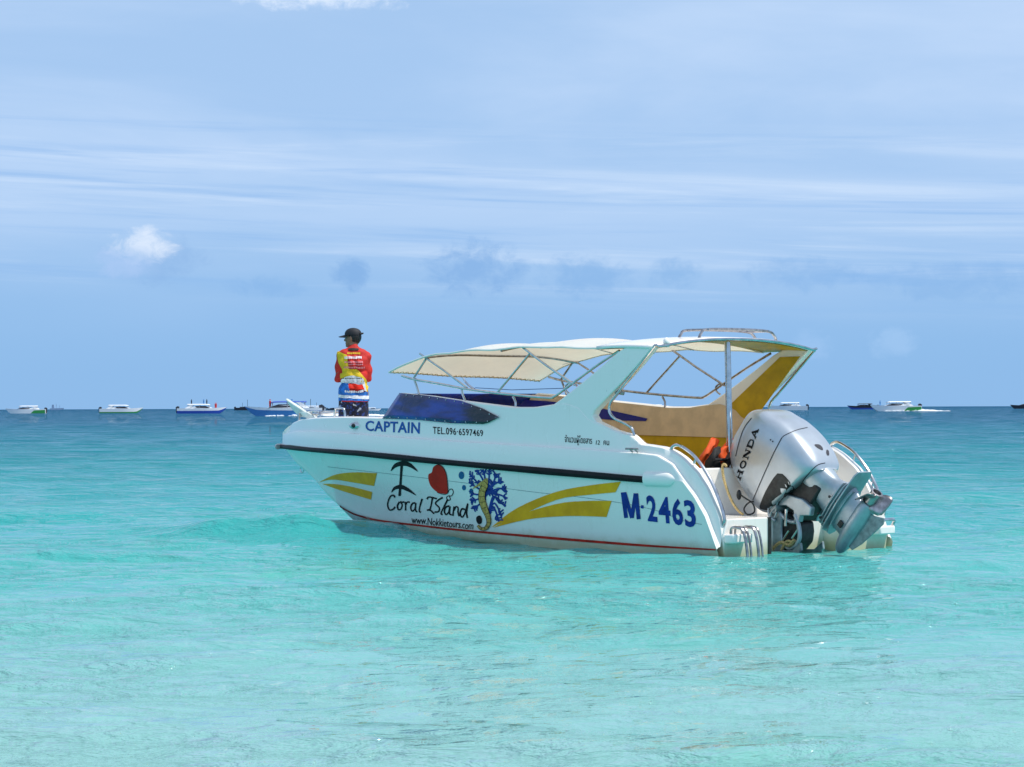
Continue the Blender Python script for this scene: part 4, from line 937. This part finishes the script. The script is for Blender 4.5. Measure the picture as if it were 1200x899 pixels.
# local frame: +Y is where the chest faces (away from the beach), +X to the right of the picture
b = MB()
K = 1.0
b.capsule((-.10, 0, .90), (-.105, .01, .48), .085, .058); b.capsule((.10, 0, .90), (.105, .01, .48), .085, .058)
for s_ in (-1, 1):
    b.capsule((s_ * .105, .01, .48), (s_ * .11, -.02, .09), .058, .038); b.capsule((s_ * .11, -.03, .045), (s_ * .125, .13, .03), .040, .030)
b.capsule((0, 0, .92), (0, 0, 1.10), .110, .105); b.capsule((0, .0, 1.10), (0, .0, 1.30), .105, .105)
b.capsule((-.10, .0, 1.36), (.10, .0, 1.36), .058, .058); b.capsule((0, -.01, 1.38), (0, .015, 1.50), .055, .050)
HEAD = np.array([-.005, .035, 1.565]); HM = Matrix.Rotation(R(62), 3, 'Z')          # head turned to the left
b.sphere(HEAD, (.073, .092, .108), 12, 16, HM)
fv = lambda x, y, z: HEAD + np.array(HM @ Vector((x, y, z)))
b.sphere(fv(0, .050, -.055), (.050, .045, .055), 8, 10, HM); b.capsule(fv(0, .088, .010), fv(0, .106, -.022), .010, .015, 8)
b.sphere(fv(0, .086, -.060), (.024, .012, .012), 6, 8, HM); b.sphere(fv(0, .078, -.092), (.022, .018, .018), 6, 8, HM)
for s_ in (-1, 1): b.sphere(fv(s_ * .076, -.005, -.005), (.012, .022, .034), 6, 8, HM); b.sphere(fv(s_ * .030, .080, .018), (.018, .010, .010), 5, 8, HM)
arm = {}
for s_ in (-1, 1):
    sh_, el_, wr_ = np.array([s_ * .150, -.005, 1.350]), np.array([s_ * .180, .02, 1.08]), np.array([s_ * .06, .215, 1.10])
    arm[s_] = (sh_, el_, wr_)
    b.capsule(sh_, el_, .052, .042); b.capsule(el_, wr_, .042, .028)
    d = np.array([-s_ * .75, .62, -.05]); d /= np.linalg.norm(d); pc = wr_ + d * .045; upz = np.array([0, 0, 1.])
    b.capsule(wr_ + d * .01, wr_ + d * .075, .030, .034)
    for k in range(4):                                                               # four fingers, curled over
        r0 = wr_ + d * .09 + upz * (.030 - .020 * k); L = (.034, .040, .038, .030)[k]; b1 = r0 + d * L; nrm_ = np.array([-s_ * .35, -.75, 0]); b2 = b1 + (d * .45 + nrm_ * .8) * L * .8
        b.capsule(r0, b1, .0095, .009, 8); b.capsule(b1, b2, .009, .0075, 8)
    t0 = wr_ + d * .03 + upz * .028; b.capsule(t0, t0 + d * .035 + upz * .025, .011, .010, 8); b.capsule(t0 + d * .035 + upz * .025, t0 + d * .065 + upz * .028, .010, .008, 8)
body = remeshed(b, 'body', 'skin', person, .0075, 3)
b = MB()
b.capsule((-.05, 0, .80), (.05, 0, .80), .135, .135); b.capsule((-.05, 0, .93), (.05, 0, .93), .130, .130); b.capsule((-.045, -.005, 1.10), (.045, -.005, 1.10), .126, .126)
b.capsule((-.055, -.015, 1.26), (.055, -.015, 1.26), .130, .130); b.capsule((-.10, -.012, 1.365), (.10, -.012, 1.365), .078, .078); b.capsule((0, -.01, 1.39), (0, .005, 1.455), .075, .060)
for s_ in (-1, 1):
    sh_, el_, wr_ = arm[s_]; b.capsule(sh_, el_, .062, .052); b.capsule(el_, wr_, .052, .036)
    b.capsule((s_ * .03, -.01, 1.425), (s_ * .13, -.008, 1.375), .045, .05)
shirt = remeshed(b, 'shirt', 'shirt_red', person, .010, 5)
# hem: cut level just below the hip and give the cloth folds
bm = bmesh.new(); bm.from_mesh(shirt.data); bmesh.ops.bisect_plane(bm, geom=bm.verts[:] + bm.edges[:] + bm.faces[:], plane_co=(0, 0, .79), plane_no=(0, 0, -1), clear_outer=True)
for v in bm.verts:
    n_ = v.normal; z_ = v.co.z; f_ = .006 * math.sin(38 * z_ + 16 * v.co.x + 5 * math.sin(11 * v.co.x)) + .004 * math.sin(23 * v.co.x - 30 * z_)
    v.co += n_ * f_ * (1 if z_ < 1.36 else .4)
bm.to_mesh(shirt.data); bm.free()
b = MB(); b.capsule((-.05, 0, .84), (.05, 0, .84), .122, .122)
for s_ in (-1, 1): b.capsule((s_ * .075, 0, .80), (s_ * .10, .01, .46), .108, .092)
shorts = remeshed(b, 'shorts', 'shorts_print', person, .012, 4)
b = MB(); b.sphere(fv(0, -.022, .018), (.082, .088, .098), 12, 18, HM)
bm_ = b.mesh('hair'); bm = bmesh.new(); bm.from_mesh(bm_)
kill = []
HMi = np.array(HM).T
for v in bm.verts:
    q = HMi @ (np.array(v.co) - HEAD)
    if (q[1] > .035 and q[2] < .045) or q[2] < -.085: kill.append(v)
bmesh.ops.delete(bm, geom=kill, context='VERTS'); bm.to_mesh(bm_); bm.free(); o = bpy.data.objects.new('hair', bm_); COL.objects.link(o); o.parent = person; bm_.materials.append(MATS['hair']); bm_.polygons.foreach_set('use_smooth', [True] * len(bm_.polygons)); md = o.modifiers.new('t', 'SOLIDIFY'); md.thickness = .012
mb = MB(); rows = []
for i in range(9):
    th = math.pi / 2 * i / 8; rows.append([fv(.090 * math.cos(th) * math.cos(q), -.004 + .107 * math.cos(th) * math.sin(q), .040 + (.088 * math.sin(th) ** .8 if th > 0 else 0)) for q in np.linspace(0, 6.2832, 28, endpoint=False)])
mb.grid(rows, close_v=True); mb.fan(rows[-1]); cap = mb.build('cap', 'cap_black', person)
mb = MB(); rows = []
for k in np.linspace(0, 1, 6): rows.append([fv((.088 - .008 * k) * math.sin(q), .095 * math.cos(q) * (1 - k) + k * (.05 + .135 * math.cos(q) ** .8 if math.cos(q) > 0 else .05), .046 - .022 * k - .016 * math.sin(q) ** 2) for q in np.linspace(-1.35, 1.35, 17)])
mb.grid(rows); o = mb.build('cap_brim', 'cap_black', cap); md = o.modifiers.new('t', 'SOLIDIFY'); md.thickness = .006
mb = MB(); mb.tube([fv(.03, -.108, .055), fv(.0, -.135, .06), fv(-.03, -.108, .055)], .010, 6, 3); mb.build('cap_strap', 'cap_black', cap)
# the print on the back of the shirt
bpy.context.view_layer.update()
class ShirtSurf(Surface):
    reach = 27
    def __init__(s, o, ow, lift=.004):
        v = [tuple(ow.matrix_world @ p.co) for p in o.data.vertices]; s.inv = ow.matrix_world.inverted(); s.t = BVHTree.FromPolygons(v, [tuple(p.vertices) for p in o.data.polygons]); s.o = Vector(CAM); s.boat = False; s.shift = Vector((0, 0, 0)); s.lift = lift
    def hit(s, px, py, lift=None): return s.inv @ Surface.hit(s, px, py, lift)
S_s = ShirtSurf(shirt, person)
Z6 = lambda pts: [(340 + x / 6.42, 370 + y / 6.42) for x, y in pts]
mb = MB(); patch(mb, S_s, Z6([(352, 262), (430, 300), (440, 400), (500, 400), (560, 470), (590, 510)]), Z6([(352, 270), (365, 350), (395, 400), (400, 470), (480, 470), (575, 575)]), n=30, m=10, smooth=0, lift=.010)
patch(mb, S_s, Z6([(380, 440), (450, 420), (540, 455)]), Z6([(382, 472), (450, 462), (540, 470)]), m=3, smooth=0, lift=.011); mb.build('yellow_panel', 'shirt_yellow', shirt)
mb = MB(); patch(mb, S_s, Z6([(388, 480), (430, 455), (490, 455), (540, 470), (556, 500)]), Z6([(376, 560), (430, 545), (490, 550), (540, 560), (570, 572)]), n=18, m=6, lift=.012); patch(mb, S_s, Z6([(372, 590), (430, 598), (500, 604), (585, 606)]), Z6([(372, 616), (430, 622), (500, 628), (585, 628)]), n=16, m=3, lift=.016); mb.build('white_print', 'shirt_white', shirt)
mb = MB(); patch(mb, S_s, Z6([(376, 515), (410, 500), (440, 520), (450, 560)]), Z6([(370, 585), (410, 595), (440, 590), (450, 580)]), n=12, m=4, lift=.015); patch(mb, S_s, Z6([(372, 582), (450, 570), (520, 574), (588, 574)]), Z6([(371, 640), (450, 640), (520, 642), (588, 640)]), n=16, m=5, lift=.013); mb.build('blue_print', 'shirt_blue', shirt)
mb = MB(); patch(mb, S_s, Z6([(440, 520), (470, 508), (510, 525), (540, 520)]), Z6([(445, 548), (470, 552), (510, 556), (555, 560)]), n=12, m=3, lift=.017); mb.build('red_print', 'bright_red', shirt)
mb = MB(); rt_ = random.Random(3)
def words(y, x0, x1, h, z0):
    x = x0
    while x < x1 - 4:
        w = rt_.uniform(5, 11); patch(mb, S_s, Z6([(x, y - h / 2), (min(x + w, x1), y - h / 2)]), Z6([(x + rt_.uniform(-1, 1), y + h / 2), (min(x + w, x1), y + h / 2)]), n=2, m=1, lift=z0); x += w + rt_.uniform(2, 4)
words(318, 414, 542, 16, .013); words(570, 415, 545, 14, .02); tag(mb.build('white_print_lines', 'shirt_white', shirt), kind='stuff')
mb = MB(); words(285, 430, 530, 15, .010); mb.build('yellow_print_line', 'shirt_yellow', shirt)
mb = MB(); words(350, 412, 550, 11, .013); words(366, 440, 548, 8, .012); words(388, 410, 555, 11, .013); tag(mb.build('pink_print_lines', 'shirt_pink', shirt), kind='stuff')
mb = MB(); patch(mb, S_s, Z6([(438, 250), (475, 246), (515, 250)]), Z6([(438, 262), (475, 264), (515, 262)]), n=8, m=2, lift=.010); words(470, 400, 540, 6, .015); tag(mb.build('black_print', 'black_cloth', shirt), kind='stuff')

# ================================================================== BOATS FAR OUT
def far_boat(px, py, length, heading, label, style='speed', hull_m='far_white', low_m=None, group=None, top_m='far_white', name='distant_speedboat', people=0, wake=0.0, dist=None, turn=0.0, top=True, split=.5, cat='boat'):
    """heading +1: bow to the right of the picture, -1: to the left"""
    if dist: d = ray(px, py); w = CAM + d * (dist / d[1])
    else: w = on_water(px, py)
    root = empty(name, (w[0], w[1], 0.0), (0 if heading > 0 else math.pi) + turn); L = length; B = L * .26; Hh = L * .105
    root['label'] = label; root['category'] = cat
    if group: root['group'] = group
    def sec(x, lo, hi):
        t = np.clip((x / L + .05) / .55, 0, 1); b = B / 2 * (1 - t ** 2.3); sheer = Hh * (1 + .22 * t * t); st_ = max(0, (x / L - .33) / .17); zk = -.1 * L / 12 + (sheer + .1) * st_ ** 1.4 * .97
        pts = [(x, k * b * (.95 + .05 * f), zk + (sheer - zk) * f) for k, f in ((-1, hi), (-1, (lo + hi) / 2), (-1, lo), (1, lo), (1, (lo + hi) / 2), (1, hi))]
        return pts
    xs_ = np.linspace(-L / 2, L / 2 * .995, 22)
    mb = MB(); mb.loft([sec(x, 0, split if low_m else 1) for x in xs_]); mb.build('hull', low_m or hull_m, root, smooth=False)
    if low_m: mb = MB(); mb.loft([sec(x, split - .01, 1) for x in xs_]); mb.build('topsides', hull_m, root, smooth=False)
    z0 = Hh
    mb = MB(); mb.prism([(-L * .30, -B * .38, z0), (L * .22, -B * .30, z0), (L * .10, -B * .28, z0 + L * .038), (-L * .30, -B * .34, z0 + L * .034)], (0, B * .68, 0)); mb.build('cabin_side', hull_m if style != 'dark' else 'far_dark', root, smooth=False)
    mb = MB(); mb.prism([(L * .20, -B * .29, z0 + .01), (L * .06, -B * .35, z0 + L * .048), (-L * .14, -B * .38, z0 + L * .046), (-L * .10, -B * .38, z0 + L * .010)], (0, B * .74, 0)); mb.build('windscreen', 'far_dark', root, smooth=False)
    if top:
        zt = z0 + L * .075; mb = MB(); mb.grid([[(x, k * B * .40, zt + L * .014 * (1 - k * k) - L * .02 * max(0, (x / L - .08) / .1) ** 2) for k in np.linspace(-1, 1, 7)] for x in np.linspace(-L * .30, L * .16, 12)]); o = mb.build('canopy', top_m, root); md = o.modifiers.new('t', 'SOLIDIFY'); md.thickness = .07
        for k in (-1, 1):
            for x0, x1 in ((-L * .28, -L * .20), (L * .14, L * .04), (-L * .05, -L * .05)): mb = MB(); mb.tube([(x0 if x0 < 0 else x1 + .1 * L, k * B * .36, z0), (x0 + (.0 if x0 < 0 else 0), k * B * .38, zt)], L * .005, 5, 0); mb.build('canopy_post', 'far_grey', root)
        mb = MB(); mb.prism([(-L * .34, -B * .40, z0), (-L * .26, -B * .40, z0), (-L * .16, -B * .40, zt), (-L * .22, -B * .40, zt)], (0, B * .05, 0)); mb.build('arch', hull_m, root, smooth=False); mb = MB(); mb.prism([(-L * .34, B * .35, z0), (-L * .26, B * .35, z0), (-L * .16, B * .35, zt), (-L * .22, B * .35, zt)], (0, B * .05, 0)); mb.build('arch', hull_m, root, smooth=False)
    mb = MB(); mb.prism([(-L * .50, -L * .014, .1), (-L * .47, -L * .014, Hh * .5), (-L * .46, -L * .014, z0 + L * .035), (-L * .50, -L * .014, z0 + L * .045), (-L * .535, -L * .014, z0 + L * .02), (-L * .525, -L * .014, .1)], (0, L * .028, 0)); mb.build('outboard_motor', 'far_dark', root, smooth=False)
    rq = random.Random(int(px))
    for k in range(people):
        x = rq.uniform(-L * .25, L * .30); zf = z0 + (L * .075 if style == 'roof' and x < L * .1 else 0); mb = MB(); mb.capsule((x, 0, zf + .15), (x, 0, zf + 1.2), .16, .20, 8); mb.sphere((x, 0, zf + 1.55), .13, 5, 8); mb.build('passenger', rq.choice(['far_dark', 'far_red', 'far_midblue']), root)
    if style == 'mast': mb = MB(); mb.tube([(0, 0, z0), (0, 0, z0 + L * .32)], L * .008, 5, 0); mb.tube([(-L * .2, 0, z0), (-L * .2, 0, z0 + L * .2)], L * .006, 5, 0); mb.build('mast', 'far_dark', root)
    if wake:
        mb = MB(); rr = random.Random(int(px) + 1); n = 60
        for i in range(n):
            t = i / n; x = -L * .5 - wake * t ** 1.2 + rr.uniform(-1, 1); h = .55 * (1 - t) ** 1.5 + .10; s__ = (1.0 - .5 * t)
            mb.sphere((x, rr.uniform(-B * .5, B * .5) * (1 + t), .0), (rr.uniform(1.0, 2.2) * s__, rr.uniform(.5, 1) * s__, h * rr.uniform(.6, 1.1)), 4, 7)
        for i in range(60): t = rr.random(); k_ = rr.choice((-1, 1)); mb.sphere((L * .24 - t * L * .74, k_ * (B * .40 + .30 * t * B * rr.random()), .02), (rr.uniform(.2, .6), rr.uniform(.15, .3), (.12 + .34 * t) * rr.random() + .05), 4, 6)
        wk = mb.build('wake_foam', 'foam', root); tag(wk, kind='stuff')
    return root
GF = 'boats lying far out along the horizon'
far_boat(30, 484.6, 14, -1, 'far white motorboat with a bright green patch on its after hull', group=GF, low_m='far_white', hull_m='far_white', people=0, turn=.1)
far_boat(142.5, 484.2, 15, 1, 'far white canopied motorboat with a long white roof and thin green waterline', group=GF, low_m='far_green', split=.32, turn=.05)
far_boat(237, 484.6, 15, 1, 'far white motorboat with blue bottom and people standing on it', group=GF, low_m='far_blue', split=.55, people=5, style='roof', turn=.05)
far_boat(290, 480.9, 22, 1, 'far dark work boat with short masts beyond the blue striped speedboat', style='mast', hull_m='far_dark', low_m='far_dark', top_m='far_dark', group=GF, name='distant_work_boat', top=False)
far_boat(332, 487.6, 14.5, -1, 'white and blue speedboat running fast with a foaming wake', low_m='far_midblue', hull_m='far_white', split=.72, top_m='far_blue', wake=20, people=2, turn=.12, group=GF)
far_boat(364, 482.4, 13.5, -1, 'far white motorboat with dark red stripe and a small red flag', low_m='far_dark', split=.35, group=GF, style='mast', turn=.1)
far_boat(392, 480.5, 13, 1, 'tiny dark boat on the horizon between the anchor and the standing person', hull_m='far_dark', low_m='far_dark', top_m='far_dark', group=GF, top=False, name='distant_dark_boat')
far_boat(437, 481.3, 10, 1, 'tiny white motorboat half hidden behind the standing person', group=GF)
far_boat(767, 479.5, 19, -1, 'far white motorboat seen under the canopy through the roll arch', group=GF)
far_boat(838, 478.6, 16, -1, 'low dark boat on the horizon beside the roof post', hull_m='far_dark', low_m='far_dark', top_m='far_dark', group=GF, top=False, name='distant_dark_boat')
far_boat(922, 480.9, 17, -1, 'far white motorboat with dark side windows above the outboard motor', group=GF, low_m='far_white', turn=-.1)
far_boat(1011, 479.8, 16, -1, 'small dark navy motorboat on the horizon', hull_m='far_dark', low_m='far_blue', top_m='far_dark', group=GF, name='distant_dark_boat')
far_boat(1049, 481.9, 15.5, -1, 'far white speedboat with green stern and thin white wake', group=GF, low_m='far_white', wake=8, people=1, turn=.08)
far_boat(1202, 479.0, 17, -1, 'far dark boat with a short mast beyond the green-sterned speedboat', hull_m='far_dark', low_m='far_dark', style='mast', group=GF, top=False, name='distant_work_boat')
# green paint on the after hull of two of them
for o in [o for o in bpy.data.objects if o.get('label', '').startswith(('far white motorboat with a bright green', 'far white speedboat with green'))]:
    L = 14 if 'after' in o['label'] else 15.5; B = L * .26
    for s_ in (1, -1): mb = MB(); mb.prism([(-L * .49, s_ * (B * .5 + .02), .05), (-L * .14, s_ * (B * .5 + .02), .05), (-L * .22, s_ * (B * .5 + .02), L * .075), (-L * .49, s_ * (B * .5 + .02), L * .085)], (0, s_ * .02, 0)); mb.build('green_side', 'far_green', o, smooth=False)
d = ray(66, 479.2); w = CAM + d * (6000 / d[1]); root = empty('distant_ship', (w[0], w[1], 0)); tag(root, 'hazy cargo ship far off on the horizon', 'ship')
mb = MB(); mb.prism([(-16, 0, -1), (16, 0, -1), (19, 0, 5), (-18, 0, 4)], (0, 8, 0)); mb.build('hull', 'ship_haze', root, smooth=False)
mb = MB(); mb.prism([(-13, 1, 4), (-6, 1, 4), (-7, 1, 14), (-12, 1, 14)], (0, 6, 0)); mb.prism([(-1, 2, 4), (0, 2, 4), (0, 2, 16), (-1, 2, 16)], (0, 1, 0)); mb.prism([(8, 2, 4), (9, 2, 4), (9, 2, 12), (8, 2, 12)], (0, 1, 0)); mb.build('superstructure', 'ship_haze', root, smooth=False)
